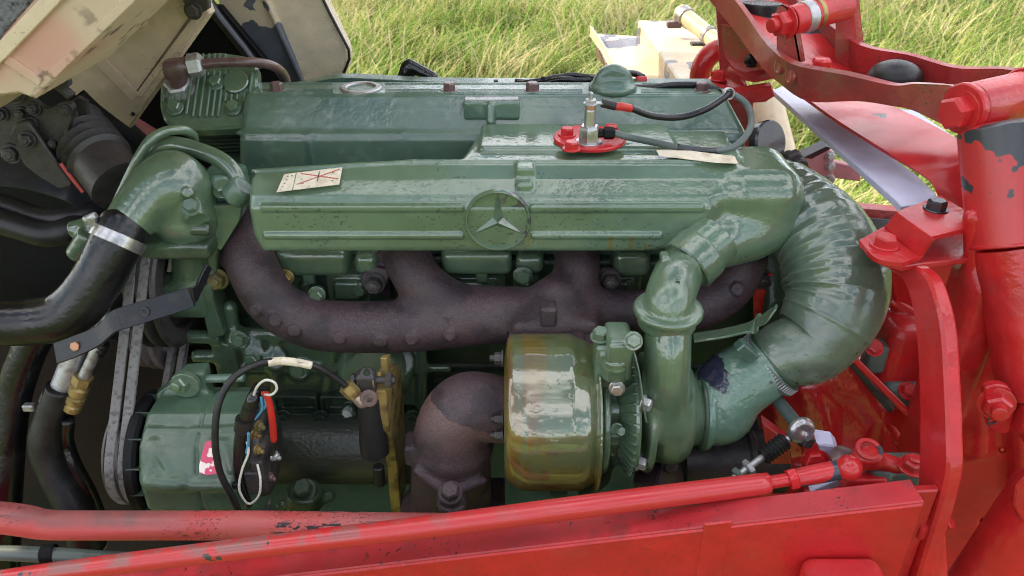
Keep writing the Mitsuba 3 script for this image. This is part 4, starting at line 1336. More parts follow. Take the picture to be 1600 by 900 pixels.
part(AL, 'pulley', lathe([(-.012, .03), (-.012, .076), (-.008, .078), (0, .066), (.008, .078), (.012, .078), (.020, .066), (.028, .078), (.032, .076), (.032, .03)], [pcx + .004, AY, acz], [1, 0, 0], 48), 'dark_steel')
# the slip-ring end with terminals
part(AL, 'slip_ring_cover', nets(lambda p: smin(smin(s_cyl(p, [ax1 - .004, AY, acz], [ax1 + .012, AY, acz], .066, .006), s_cyl(p, [ax1, AY - .03, acz + .01], [ax1 + .022, AY - .03, acz + .01], .036, .006), .008),
                                 s_box(p, P(408, 735, AY - .085), [.010, .016, .030], .005), .008), [ax1 - .02, AY - .12, acz - .1], [ax1 + .04, AY + .1, acz + .1], .003), 'dark_steel')
part(AL, 'brush_holder', box(P(396, 752, AY - .100), [.010, .006, .020], bev=.002), 'dark_steel')
for x, y, mt in ((403, 665, 'olive_bolt'), (397, 678, 'brass'), (428, 712, 'zinc'), (420, 745, 'brown_pipe'), (402, 702, 'brass')):
    part(AL, 'terminal', bolt(P(x, y, AY - .085), [.9, -.5, 0], .010, .005, spin=.3, stud=.005), mt)
def scrap(p, n, uv):
    v = N3(p, 90, 4, 4.0)
    return mix((0.55, 0.05, 0.12), (0.72, 0.62, 0.56), smoothstep(.50, .53, v))
M['pink_scrap'] = pr(mikit.proc(scrap), 0.45, 0.5)
sq = [HA_(x, y) for x, y in ((323, 690), (332, 688), (340, 698), (345, 720), (342, 739), (327, 742), (313, 739), (312, 728), (316, 708))]
sn = unit(np.cross(sq[3] - sq[0], sq[6] - sq[0]))
sn = sn if sn[1] < 0 else -sn
so = np.mean(sq, 0)
part(AL, 'sticker_scrap', prism([q - sn * ((q - so) @ sn) + sn * .0032 for q in sq], -sn * .006, .0003), 'pink_scrap', label='torn pink and white sticker scrap')

# V-belts over the crank and alternator pulleys
def loop(c1, r1, c2, r2, n=28):
    """open belt line round two circles given in the y, z plane"""
    c1, c2 = np.asarray(c1, float), np.asarray(c2, float)
    d = c2 - c1
    L = np.linalg.norm(d)
    base = math.atan2(d[1], d[0])
    ph = math.acos((r1 - r2) / L)
    pts = []
    for a in np.linspace(base + ph, base + 2 * math.pi - ph, n):
        pts.append(c1 + r1 * np.array([math.cos(a), math.sin(a)]))
    for a in np.linspace(base - ph, base + ph, n):
        pts.append(c2 + r2 * np.array([math.cos(a), math.sin(a)]))
    return np.array(pts)


def beltmesh(x0, x1, yz, w=.0125, h=.009):
    n = len(yz)
    nx = np.roll(yz, -1, 0) - np.roll(yz, 1, 0)
    nx /= np.linalg.norm(nx, axis=1, keepdims=True)
    out = np.stack([nx[:, 1], -nx[:, 0]], 1)
    xs = np.full(n, x0) if np.isscalar(x0) else x0
    R = []
    for i in range(n):
        f = lambda dx, dn: [xs[i] + dx, yz[i][0] + out[i][0] * dn, yz[i][1] + out[i][1] * dn]
        R.append([f(-w / 2, 0), f(-w / 2 + .0012, .0014), f(w / 2 - .0012, .0014), f(w / 2, 0), f(w * .33, -h), f(-w * .33, -h)])
    R = np.array(R + [R[0]])
    m = ringmesh(R, False)
    if m.volume < 0:
        m.invert()
    return m


PUL = thing('coolant_pump_pulley', 'large grooved dark pulley behind the two belts, half hidden by the strap', 'pulley')
pc = P(232, 445, .02)
ux = P(233, 440, -.03)[0]
BA = np.array([AY, acz])
UPP = np.array([pc[1], pc[2]])
UR = .100
part(PUL, 'rim', lathe([(-.026, .04), (-.026, UR - .004), (-.022, UR), (-.014, UR - .012), (-.006, UR), (-.001, UR), (.007, UR - .012), (.015, UR), (.019, UR), (.023, UR - .004), (.023, UR - .030), (.010, UR - .034), (.010, .03)], [ux + .002, pc[1], pc[2]], [1, 0, 0], 64), 'dark_steel')
part(PUL, 'hub', lathe([(-.01, .034), (.05, .034), (.054, .030), (.054, .01)], [ux, pc[1], pc[2]], [1, 0, 0], 32), 'green_dark')
for k, (xo, lab_) in enumerate(((-.010, 'outer grey fabric V-belt, left one of the two'), (.009, 'inner grey fabric V-belt, right one of the two'))):
    yz = loop(UPP, UR - .001, BA, .077)
    t = np.clip((UPP[1] - yz[:, 1]) / (UPP[1] - BA[1]), 0, 1)
    xs = ux + xo + t * (pcx - ux + .012)
    solo('drive_belt', beltmesh(xs, None, yz, .0145), 'belt_canvas', lab_, 'belt', 'belts running down to the alternator pulley', 25)
LP = thing('crank_pulley', 'rust-streaked lower pulley deep behind the belts', 'pulley')
lc = P(262, 510, .06)
part(LP, 'rim', lathe([(-.030, .05), (-.030, .072), (-.020, .062), (-.012, .074), (-.004, .064), (.004, .074), (.010, .070), (.014, .050), (.020, .046), (.020, .02)], lc, [1, -.12, 0], 56), 'rusty')
part(LP, 'hub', lathe([(0, .03), (.05, .03), (.05, .01)], lc, [1, -.12, 0], 24), 'dark_steel')

# thermostat elbow and its black hose
TH = thing('thermostat_elbow', 'glossy green coolant elbow with a domed top above the black hose', 'pipe')
te = P(193, 358, -.065)
def fth(p):
    d = s_chain(p, [P(268, 283, .0), P(240, 300, -.02), te], [.042, .039, .0315], 6)
    d = smin(d, s_ell(p, P(270, 287, .002), [.045, .046, .046]), .012)
    d = smin(d, s_chain(p, [P(285, 300, .005), P(290, 335, .005)], [.042, .050]), .02)
    # base flange, tilted
    d = smin(d, s_ext(p, [P(240, 352, -.04), P(330, 372, -.04), P(334, 352, .06), P(325, 270, .075), P(260, 320, .06)], [0, -.004, -.010], .003), .006)
    d = smin(d, s_cyl(p, P(307, 343, -.040), P(299, 318, -.020), .017, .003), .008)
    d = smin(d, s_cyl(p, P(293, 301, -.044), P(293, 301, -.02), .0085, .002), .003)
    return d
part(TH, 'elbow', nets(fth, P(150, 410, -.12) - [.02, 0, 0], P(345, 225, .09) + [.01, .02, .02], .003), 'green', 40)
part(TH, 'bolt', bolt(P(299, 323, -.042), [.1, -.75, .65], .019, .010, spin=.3), 'green')
def fhouse(p):
    d = s_box(p, P(290, 372, .01), [.052, .05, .013], .006)
    d = smin(d, s_cyl(p, P(245, 358, -.03), P(330, 358, -.03), .010, .003), .006)
    d = smin(d, s_cyl(p, P(300, 375, .01), P(300, 470, .01), .030, .004), .010)
    d = smin(d, s_box(p, P(303, 450, .03), [.036, .05, .03], .010), .015)
    d = smin(d, s_cyl(p, P(255, 470, .02), P(300, 470, .02), .016, .004), .006)
    d = smin(d, s_cyl(p, P(240, 425, .04), P(300, 425, .04), .03, .01), .01)
    return d
part(ENG, 'coolant_housing', nets(fhouse, P(225, 520, -.06), P(350, 340, .10), .0035), 'green_mid', 40)
part(ENG, 'pipe_bracket', prism([P(x, y, .0) for x, y in ((332, 322), (378, 320), (374, 345), (345, 392), (338, 388))], [0, .012, 0], .001), 'green')
def fmount(p):
    d = s_ext(p, [P(x, y, -.015) for x, y in ((310, 455), (330, 440), (334, 470), (352, 525), (326, 531), (318, 500))], [0, .05, 0], .004)
    d = smin(d, s_ext(p, [P(x, y, -.0) for x, y in ((318, 385), (342, 380), (336, 450), (310, 460))], [0, .04, 0], .004), .006)
    d = smin(d, s_cyl(p, P(284, 525, .005), P(345, 527, .005), .0115, .002), .005)
    d = smin(d, s_cyl(p, P(306, 556, .01), P(345, 556, .01), .0115, .002), .005)
    d = smin(d, s_box(p, P(358, 555, .02), [.020, .02, .036], .005), .008)
    return d
part(ENG, 'front_mount', nets(fmount, P(275, 590, -.05), P(390, 370, .06), .003), 'green_mid', 35)
for y, x in ((525, 286), (556, 308)):
    part(ENG, 'bolt', bolt(P(x, y, .005 if y < 540 else .01), [-1, 0, 0], .017, .007, washer=False), 'green')

BH = thing('radiator_hose', 'fat black rubber radiator hose bending left below the green elbow', 'hose')
hp2 = [P(196, 352, -.060), te, P(180, 383, -.08), P(150, 440, -.10), P(110, 487, -.115), P(60, 502, -.125), P(-60, 505, -.135), P(-160, 505, -.14)]
part(BH, 'tube', tube(hp2, [.0350, .0350, .0352, .0355, .036, .034, .033, .033], 40, 12), 'rubber_gloss', True)
hd_ = unit(P(180, 383, -.08) - te)
part(BH, 'clamp_band', annulus(te + hd_ * .008, hd_, .0345, .0382, .017, .0008, 56), 'steel')
part(BH, 'clamp_screw', nets(lambda p: smin(s_cyl(p, P(132, 344, -.08), P(150, 336, -.08), .0055, .001), s_box(p, P(146, 346, -.08), [.006, .006, .009], .002), .002), P(120, 360, -.1), P(165, 322, -.06), .0018), 'zinc')

# two small green pipes over the thermostat
solo('vent_pipe', tube([P(150, 400, .02), P(185, 312, .02), P(225, 232, .03), P(252, 208, .05), P(282, 203, .07), P(300, 210, .09), P(304, 224, .10)], .0075, 16), 'green', 'thin green vent pipe running up past the thermostat elbow', 'pipe', smooth=True)
solo('bypass_pipe', tube([P(215, 262, .06), P(240, 234, .06), P(272, 226, .06), P(310, 235, .05), P(345, 250, .04), P(368, 272, .03), P(377, 300, .02), P(381, 322, .015)], .0125, 20), 'green', 'thicker green bypass pipe arching from the thermostat towards the cover', 'pipe', smooth=True)
part(ENG, 'gallery_casting', nets(lambda p: smin(smin(s_box(p, P(352, 300, .06), [.03, .04, .035], .01), s_cyl(p, P(345, 296, .02), P(345, 275, .03), .018, .004), .01), s_cyl(p, P(362, 310, .0), P(382, 290, .0), .02, .004), .01), P(320, 345, -.04), P(400, 255, .12), .0035), 'green_dull')
part(ENG, 'bolt', bolt(P(350, 297, .01), [0, -.5, 1], .022, .012), 'green')

# strap across the belts
SB = thing('strap_bracket', 'flat black steel strap crossing in front of the belts', 'bracket')
sp_ = [P(88, 552, -.165), P(118, 541, -.170), P(155, 524, -.175), P(178, 503, -.175), P(205, 493, -.170), P(290, 467, -.145), P(305, 459, -.13), P(312, 447, -.115), P(326, 416, -.09)]
part(SB, 'strap', strip(sp_, UPV + [.15, 0, 0], [.030, .030, .027, .029, .030, .029, .024, .018, .012], .004, 5), 'strap_black')
part(SB, 'bolt', bolt(P(118, 541, -.173), [0, -1, .4], .012, .004, washer=False), 'copper')
part(SB, 'hole', annulus(P(227, 487, -.1665), [-.15, -.9, .3], .0042, .0062, .002, .0005, 20), 'dark_steel')

# hydraulic pipes and hoses at the lower left
HA = thing('hydraulic_hose', 'wide black hose with a silver clamp under a silver pipe, lower left', 'hose')
part(HA, 'steel_pipe', tube([P(140, 500, -.06), P(120, 545, -.08), P(92, 615, -.10)], .0165, 24), 'zinc')
part(HA, 'clamp_band', annulus(P(90, 618, -.10), unit(P(78, 650, -.11) - P(92, 615, -.10)), .019, .0225, .015), 'steel')
part(HA, 'clamp_screw', box(P(46, 636, -.11), [.009, .006, .006], bev=.002), 'zinc')
part(HA, 'rubber_hose', tube([P(95, 605, -.10), P(78, 650, -.11), P(70, 695, -.12), P(90, 745, -.13), P(120, 800, -.15), P(140, 860, -.17)], [.0205, .022, .025, .027, .028, .028], 28), 'rubber', True)
HB = thing('hydraulic_hose', 'narrow black hose hanging from a brass coupling, lower left', 'hose')
part(HB, 'steel_pipe', tube([P(165, 470, -.06), P(152, 540, -.09), P(130, 590, -.10)], .0085, 16), 'zinc')
part(HB, 'boot', lathe([(0, .011), (.004, .013), (.008, .011), (.012, .013), (.016, .011), (.02, .012)], P(160, 535, -.085), P(148, 556, -.09) - P(160, 535, -.085), 20), 'rubber')
bd = unit(P(103, 662, -.11) - P(130, 588, -.10))
part(HB, 'brass_coupling', cat(bolt(P(131, 588, -.10), bd, .026, .018, False), lathe([(.018, .010), (.022, .0145), (.034, .0145), (.037, .0105), (.040, .0145), (.050, .0145), (.054, .011), (.057, .0135), (.066, .0135), (.069, .010)], P(131, 588, -.10), bd, 24)), 'brass')
part(HB, 'rubber_hose', tube([P(106, 655, -.11), P(104, 690, -.11), P(115, 725, -.12), P(140, 775, -.13), P(165, 840, -.15)], [.0105, .0115, .012, .013, .013], 20), 'rubber_gloss', True)
solo('standing_pipe', tube([P(70, 505, -.06), P(40, 560, -.07), P(18, 640, -.09), P(8, 760, -.13), P(4, 900, -.17)], [.024, .026, .026, .026, .026], 28), 'rubber_gloss', 'thick glossy black pipe standing at the lower left edge', 'pipe', smooth=True)
solo('wiring_conduit', tube([P(-60, 300, .10), P(20, 325, .08), P(70, 342, .06), P(120, 338, .06), P(175, 318, .10)], .017, 20), 'rubber', 'upper black wiring conduit sagging behind the elbow at left', 'cable', smooth=True)
solo('wiring_conduit', tube([P(-60, 330, .06), P(20, 352, .04), P(75, 366, .03), P(120, 352, .05), P(160, 322, .12)], .020, 20), 'rubber', 'lower black wiring conduit sagging behind the elbow at left', 'cable', smooth=True)
solo('fender_edge', strip([P(-60, 262, .2), P(30, 268, .2), P(90, 282, .2), P(130, 298, .2), P(170, 322, .2)], [0, .6, .8], .06, .012, 6), 'dark_paint', 'glossy black sheet edge behind the conduits at left', 'panel')
solo('green_union', nets(lambda p: smin(s_cyl(p, P(118, 400, .0), P(140, 365, .0), .016, .004), s_cyl(p, P(112, 360, .02), P(150, 350, .02), .014, .004), .008), P(85, 425, -.05), P(175, 325, .06), .003), 'green', 'small green pipe union half hidden behind the black hose', 'fitting')

# added dark sheets: they stop light leaking in and fill the shaded bay
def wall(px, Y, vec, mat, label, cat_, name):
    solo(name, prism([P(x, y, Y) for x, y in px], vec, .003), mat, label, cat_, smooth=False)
wall([(-200, 225), (250, 225), (400, 330), (420, 600), (60, 600), (-200, 600)], .30, [0, .03, 0], 'black', 'added black wall filling the shaded left corner of the bay', 'panel', 'left_shade_wall')
wall([(-200, 520), (110, 520), (330, 560), (420, 960), (-200, 960)], .05, [0, .03, 0], 'maroon_dark', 'added dark reddish wall filling the shade behind the hydraulic hoses', 'panel', 'hose_shade_wall')
# ------------------------------------------------------------------ red chassis on the right and along the front
def sheet(rows, t, n=5, bev=True):
    """rows of points (k, m, 3) -> splined both ways, thickened by t away from the camera side"""
    g = np.asarray(rows, float)
    a = np.stack([spline(g[:, j], n) for j in range(g.shape[1])], 1)
    a = np.stack([spline(a[i], n) for i in range(a.shape[0])], 0)
    du, dv = np.gradient(a, axis=0), np.gradient(a, axis=1)
    nn = np.cross(du, dv)
    nn /= np.linalg.norm(nn, axis=2, keepdims=True) + 1e-12
    if ((CAM - a) * nn).sum() < 0:
        nn = -nn
    b = a - nn * t
    k, m = a.shape[:2]
    V = np.vstack([a.reshape(-1, 3), b.reshape(-1, 3)])
    i, j = np.meshgrid(np.arange(k - 1), np.arange(m - 1), indexing='ij')
    q = np.stack([i * m + j, i * m + j + 1, (i + 1) * m + j + 1, (i + 1) * m + j], -1).reshape(-1, 4)
    F = [q, q[:, ::-1] + k * m]
    edge = [x * m for x in range(k)][::-1] + list(range(m)) + [x * m + m - 1 for x in range(1, k)] + [(k - 1) * m + x for x in range(m - 2, 0, -1)]
    e = np.array(edge)
    e = e[np.r_[True, e[1:] != e[:-1]]]
    e2 = np.roll(e, -1)
    F.append(np.stack([e, e2, e2 + k * m, e + k * m], 1))
    Q = np.vstack(F)
    mm = TM(V, np.vstack([Q[:, [0, 1, 2]], Q[:, [0, 2, 3]]]))
    mm.fix_normals()
    return mm


def wallstrip(top, bot, t, n=5, sp=True):
    return sheet([[b_, a_] for a_, b_ in zip(top, bot)], t, n)


FR = thing('chassis_frame', 'bright red truck chassis frame with rail, curved leg and rear panel', 'truck frame')
# frame rail: face, top flange, the doubled plate step
RY = -.40
fold = [(-60, 960), (480, 899), (1098, 819), (1425, 791)]
f0, f1 = P(480, 900, RY), P(1428, 790, RY)
rd = unit(f1 - f0)
left, right = f0 - rd * .62, f1 + rd * .012
railp = lambda o: prism([o(left), o(right), o(right) - np.array([0, 0, .22]), o(left) - np.array([0, 0, .22])], [0, .008, 0], .002)
part(FR, 'rail_web', railp(lambda q: q), 'red')
b0, b1 = P(840, 836, RY + .06), P(1430, 757, RY + .06)
bd_ = unit(b1 - b0)
part(FR, 'rail_flange', prism([left + [0, .002, .0035], right + [0, .002, .0035], right + [0, .040, .0035], left + [0, .040, .0035]], [0, 0, -.007], .0015), 'red_edge')
part(FR, 'end_bracket', prism([right + [-.01, .022, -.001], [.519, right[1] + .022, right[2] + .001], [.519, right[1] + .022, right[2] - .22], right + [-.01, .022, -.22]], [0, .012, 0], .002), 'red')
st0, st1 = P(1100, 822, RY), P(1143, 817, RY)
part(FR, 'rail_joint', prism([st0 + [0, -.002, .004], st1 + [0, -.002, .004], st1 - [0, .002, .2], st0 - [0, .002, .2]], [0, .004, 0], .001), 'red')
part(FR, 'rail_lug', nets(lambda p: s_box(p, P(1315, 927, RY - .03), [.048, .030, .036], .014), P(1240, 980, RY - .08), P(1390, 850, RY + .02), .004), 'red_chipped', True)
# curved leg: a plate standing in the plane x = XL
XL = .52
fe = [(1392, 405), (1420, 412), (1446, 430), (1462, 470), (1472, 520), (1477, 600), (1480, 680), (1480, 735), (1468, 790), (1450, 850), (1432, 910), (1420, 960)]
be = [(1396, 960), (1405, 900), (1428, 800), (1434, 740), (1436, 640), (1432, 540), (1424, 480), (1410, 440), (1385, 420)]
px_ = lambda L, x: [PP(u, v, [x, 0, 0], [1, 0, 0]) for u, v in L]
fe3 = spline(px_(fe, XL), 4)
be3 = spline(px_(be, XL), 3)
part(FR, 'curved_leg', prism(np.vstack([fe3, be3]), [.020, 0, 0], .0035), 'red')
part(FR, 'bolt', bolt(PP(1440, 820, [XL, 0, 0], [1, 0, 0]), [-1, -.2, 0], .030, .010, spin=.5), 'red')
# rear panel with pressed ridges
def fpan(p):
    a, b = P(1440, 900, -.16), P(1680, 395, -.16)
    c = (a + b) / 2
    d = s_box(p, c + [.16, .02, 0], [abs(b[0] - a[0]) / 2 + .18, .016, abs(b[2] - a[2]) / 2 + .03], .004)
    d = smin(d, s_cap(p, P(1520, 340, -.158), P(1528, 700, -.158), .012), .030)
    d = smin(d, s_cap(p, P(1590, 560, -.17), P(1596, 760, -.17), .010), .030)
    d = smin(d, s_box(p, P(1476, 600, -.15), [.025, .04, .19], .015), .03)
    for x, y, r in ((1566, 703, .0045), (1537, 815, .006), (1517, 860, .006)):
        d = smax(d, -s_cyl(p, P(x, y, -.22), P(x, y, -.10), r, .001), .002)
    d = smin(d, s_tor(p, P(1488, 668, -.163), [0, 1, 0], .004, .005), .006)
    return d
part(FR, 'rear_panel', nets(fpan, P(1420, 930, -.22), P(1720, 380, -.10), .0045), 'red', 40)
part(FR, 'lower_panel', prism([P(x, y, -.12) for x, y in ((1430, 760), (1700, 760), (1700, 1000), (1430, 1000))], [0, .01, 0], .002), 'red')
part(FR, 'gusset', prism([P(1468, 822, -.36), P(1478, 838, -.36), P(1482, 920, -.38), P(1446, 920, -.38)], [.002, .18, .01], .001), 'red')
part(FR, 'stud', rcyl(P(1468, 819, -.30), P(1488, 818, -.31), .007), 'red')
part(FR, 'eye_plate', prism(roundpoly([P(x, y, -.27) for x, y in ((1538, 606), (1560, 600), (1580, 606), (1588, 630), (1578, 680), (1548, 676), (1540, 650))], .012), [0, .012, 0], .002), 'red')
part(FR, 'bolt', bolt(P(1556, 630, -.272), [-.35, -1, .1], .031, .016, spin=.5, stud=.012), 'red')
part(FR, 'hole_rim', annulus(P(1550, 657, -.2715), [0, -1, 0], .0045, .007, .0015, .0005), 'dark_steel')
part(FR, 'diagonal_tube', tube([P(1490, 985, -.30), P(1545, 905, -.30), P(1640, 770, -.30)], .047, 36), 'red', True)
part(FR, 'corner_plate', prism([P(x, y, -.33) for x, y in ((1588, 760), (1640, 700), (1650, 860), (1595, 812), (1584, 790))], [0, .01, 0], .002), 'red')
part(FR, 'inner_post', prism([P(x, y, -.03) for x, y in ((1388, 420), (1445, 430), (1455, 700), (1405, 700), (1412, 560))], [0, .02, 0], .003), 'red')

# Z-shaped mounting bracket under the cross beam
BK = thing('mount_bracket', 'red Z-folded mounting bracket with a red bolt, above the curved leg', 'bracket')
lowr = lambda x, y, z: Pz(x, y, z)
zb = P(1380, 378, -.14)[2]
zt = zb + .028
rows = [[Pz(1343, 375, zb), Pz(1368, 403, zb), Pz(1410, 411, zb)], [Pz(1379, 355, zb), Pz(1400, 378, zb), Pz(1434, 402, zb)],
        [Pz(1384, 352, zb + .004), Pz(1406, 374, zb + .004), Pz(1438, 397, zb + .004)], [Pz(1400, 333, zt), Pz(1425, 352, zt), Pz(1455, 373, zt)], [Pz(1408, 328, zt), Pz(1432, 346, zt), Pz(1463, 368, zt)], [Pz(1470, 305, zt), Pz(1510, 330, zt), Pz(1540, 350, zt)]]
part(BK, 'folded_plate', sheet(rows, .006, 4), 'red', 40)
part(BK, 'bolt', bolt(Pz(1382, 383, zb), [0, 0, 1], .026, .012, spin=.1), 'red')
part(BK, 'bolt', bolt(Pz(1462, 327, zt), [0, 0, 1], .022, .012, spin=.5), 'dark_paint', label='bare black bolt head')
part(BK, 'lower_plate', prism([Pz(x, y, zb - .012) for x, y in ((1343, 378), (1380, 408), (1412, 416), (1445, 411), (1538, 402), (1538, 370), (1400, 352))], [0, 0, -.008], .0015), 'red_chipped')

# cross beam: grey plate and red folded sheet
CB = thing('cross_beam', 'red folded cross beam with a flat grey strip beside it, running back to the far side', 'beam')
zp = 1.285
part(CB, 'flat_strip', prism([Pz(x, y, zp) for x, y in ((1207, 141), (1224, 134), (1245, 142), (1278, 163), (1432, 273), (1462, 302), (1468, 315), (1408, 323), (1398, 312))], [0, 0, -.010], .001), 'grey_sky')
Bs = lambda L, z: [Pz(x, y, z) for x, y in L]
rows = [[P(1240, 138, .42), P(1290, 150, .40), P(1345, 150, .42)], [P(1300, 182, .25), P(1355, 176, .25), P(1400, 168, .26)], [P(1372, 228, .10), P(1430, 215, .10), P(1475, 205, .10)],
        [P(1434, 268, .01), P(1478, 252, .00), P(1525, 240, .0)], [P(1458, 290, -.015), P(1495, 290, -.025), P(1540, 285, -.03)], [P(1472, 335, -.03), P(1505, 335, -.045), P(1548, 335, -.05)], [P(1464, 370, -.06), P(1500, 372, -.075), P(1550, 372, -.08)]]
part(CB, 'folded_sheet', sheet(rows, .006, 6), 'red_chipped2', 50)
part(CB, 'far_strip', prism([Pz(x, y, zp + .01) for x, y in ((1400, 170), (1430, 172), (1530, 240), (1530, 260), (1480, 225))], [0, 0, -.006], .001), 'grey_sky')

# tilt cylinder
TC = thing('tilt_cylinder', 'thick red tilt cylinder with worn black paint at its top, right edge', 'hydraulic cylinder')
ca_, cb_, cc_ = P(1566, 196, -.10), P(1583, 382, -.17), P(1622, 615, -.25)
r1, r2 = 62 * S(1566, 250, -.1), 56 * S(1600, 480, -.2)
part(TC, 'upper_tube', lathe([(-.004, r1 * .6), (0, r1 - .004), (.004, r1), (np.linalg.norm(cb_ - ca_) - .003, r1), (np.linalg.norm(cb_ - ca_), r1 - .002)], ca_, cb_ - ca_, 56), 'red_worn', 40)
part(TC, 'lower_tube', lathe([(0, r2), (np.linalg.norm(cc_ - cb_) - .003, r2), (np.linalg.norm(cc_ - cb_), r2 - .003), (np.linalg.norm(cc_ - cb_) + .002, r2 * .5)], cb_, cc_ - cb_, 56), 'red', 40)
part(TC, 'lower_eye', nets(lambda p: smin(s_cap(p, cc_, cc_ + unit(cc_ - cb_) * .05, .03), s_cyl(p, P(1580, 640, -.26), P(1640, 640, -.26), .03, .004), .01), P(1560, 720, -.34), P(1700, 590, -.18), .004), 'red')
part(TC, 'weld_ring', annulus(cb_ - unit(cb_ - ca_) * .004, cb_ - ca_, r1 * .9, r1 + .0015, .005, .0015, 48), 'red')

# tilt lever over the cross beam
TL = thing('tilt_lever', 'two-sided red tilt lever with a cross tube, reaching over the grey strip', 'lever')
top = [P(1118, -30, .48), P(1150, 2, .40), P(1185, 52, .28), P(1205, 76, .20), P(1240, 101, .12), P(1320, 117, .06), P(1393, 133, .0), P(1430, 131, -.02), P(1490, 134, -.06), P(1508, 146, -.075)]
bot = [P(1108, 0, .48), P(1145, 45, .40), P(1190, 105, .28), P(1215, 128, .20), P(1262, 158, .12), P(1340, 158, .06), P(1395, 166, .0), P(1425, 172, -.02), P(1468, 192, -.06), P(1500, 204, -.075)]
part(TL, 'front_cheek', wallstrip(top, bot, .009), 'red_dirty', 40)
top = [P(1150, -60, .62), P(1230, -10, .46), P(1300, 42, .30), P(1348, 72, .20), P(1420, 86, .14), P(1492, 106, .06), P(1570, 108, .02), P(1620, 120, -.01)]
bot = [P(1150, 0, .62), P(1230, 50, .46), P(1300, 100, .30), P(1348, 120, .20), P(1420, 132, .14), P(1492, 140, .06), P(1570, 150, .02), P(1620, 175, -.01)]
part(TL, 'rear_cheek', wallstrip(top, bot, .009), 'red_dirty', 40)
part(TL, 'floor_plate', sheet([[P(1150, 0, .46), P(1230, -10, .50)], [P(1200, 68, .26), P(1290, 60, .32)], [P(1248, 112, .14), P(1345, 115, .22)], [P(1340, 140, .06), P(1430, 128, .13)]], .006, 5), 'red_chipped', 40)
part(TL, 'front_bracket', prism(roundpoly([P(x, y, .19) for x, y in ((1212, 85), (1212, 12), (1218, 6), (1228, 10), (1236, 22), (1250, 98), (1235, 96))], .004), [.012, .004, 0], .002), 'red_dirty')
part(TL, 'rear_bracket', prism([P(x, y, .24) for x, y in ((1303, 95), (1305, -20), (1332, -20), (1340, 60), (1350, 100), (1342, 116))], [.012, .004, 0], .002), 'red_dirty')
part(TL, 'cross_tube', rcyl(P(1234, 33, .20), P(1322, 8, .25), .0225, .001, 32), 'red_chipped')
part(TL, 'ring', annulus(P(1252, 28, .211), P(1322, 8, .25) - P(1234, 33, .20), .020, .0245, .018), 'zinc')
part(TL, 'ring', annulus(P(1271, 22, .222), P(1322, 8, .25) - P(1234, 33, .20), .020, .0245, .008), 'brass')
part(TL, 'bolt', bolt(P(1228, 35, .195), P(1203, 41, .18) - P(1228, 35, .195), .034, .018, spin=.3, stud=.012), 'red')
part(TL, 'bolt', bolt(P(1282, 108, .12), [0, 0, 1], .026, .014, spin=.3), 'red')
td_ = unit(P(1240, 115, .12) - P(1205, 102, .20))
cn_ = unit(np.cross(td_, [0, 0, 1.0]))
cn_ = cn_ if cn_[1] < 0 else -cn_
for x, y, Y in ((1216, 103, .176), (1233, 118, .137)):
    part(TL, 'pin', lathe([(-.004, .014), (.0005, .0135), (.0012, .010), (.0002, .008), (.0002, 0)], P(x, y, Y), cn_, 24), 'red_dirty')
ea, eb = P(1512, 168, -.075), P(1596, 148, -.03)
er = 37 * S(1550, 155, -.06)
part(TL, 'pivot_boss', rcyl(ea, eb, er, .003, 48), 'red_chipped')
part(TL, 'end_disc', rcyl(ea - unit(eb - ea) * .012, ea - unit(eb - ea) * .001, er * 1.06, .002, 48), 'red')
part(TL, 'end_disc', rcyl(eb + unit(eb - ea) * .001, eb + unit(eb - ea) * .014, er * 1.15, .002, 48), 'red')
part(TL, 'bolt', bolt(ea - unit(eb - ea) * .012 - [0, .0, .003], ea - eb, .038, .020, spin=.4, stud=0), 'red')
def buffer(name, o, r, h, label):
    solo(name, lathe([(-h * .6, r * .97), (-h * .2, r)] + [(h * .9 * math.sin(a), r * math.cos(a)) for a in np.linspace(.1, 1.57, 12)], o, [0, .1, 1], 48), 'rubber', label, 'rubber buffer', smooth=True)
buffer('rubber_buffer', P(1398, 122, .11), .040, .030, 'rounded black rubber buffer between the lever cheeks')
solo('rubber_buffer', lathe([(-.05, .036), (.0, .037), (.004, .035), (.006, 0)], P(1191, 8, .42), [0, .05, 1], 36), 'rubber', 'flat-topped black rubber buffer at the top edge of the photo', 'rubber buffer', smooth=30)

# mounting tower behind the valve cover
TW = thing('support_tower', 'red folded support with curved plates behind the right end of the valve cover', 'bracket')
rows = [[P(1127, 38, .50), P(1150, 48, .46), P(1190, 98, .40)], [P(1128, 65, .50), P(1155, 78, .46), P(1195, 105, .40)], [P(1134, 90, .49), P(1165, 100, .45), P(1198, 109, .40)], [P(1155, 116, .44), P(1180, 112, .42), P(1200, 112, .40)]]
part(TW, 'curved_plate', sheet(rows, .006, 5), 'red_dirty', 40)
part(TW, 'side_plate', prism([P(x, y, .52) for x, y in ((1117, -20), (1160, -20), (1205, 90), (1160, 120), (1126, 118))], [0, .008, 0], .001), 'red_dirty')
rows = [[P(1110, 127, .42), P(1150, 145, .38)], [P(1130, 120, .42), P(1165, 138, .38)], [P(1140, 103, .42), P(1155, 118, .38)], [P(1160, 112, .41), P(1180, 124, .37)], [P(1195, 108, .40), P(1215, 116, .36)]]
part(TW, 'folded_foot', sheet(rows, .006, 3), 'red_dirty', 30)
part(TW, 'base', prism([P(x, y, .36) for x, y in ((1110, 132), (1150, 143), (1206, 134), (1212, 150), (1196, 160), (1160, 162), (1112, 150))], [0, .02, .002], .002), 'red_chipped')
part(TW, 'post', prism([P(x, y, .40) for x, y in ((1126, 150), (1178, 155), (1172, 240), (1150, 245))], [0, .03, 0], .002), 'red_dirty')
part(TW, 'bolt', bolt(P(1121, 124, .41), [0, 0, 1], .022, .014, spin=.1), 'red')
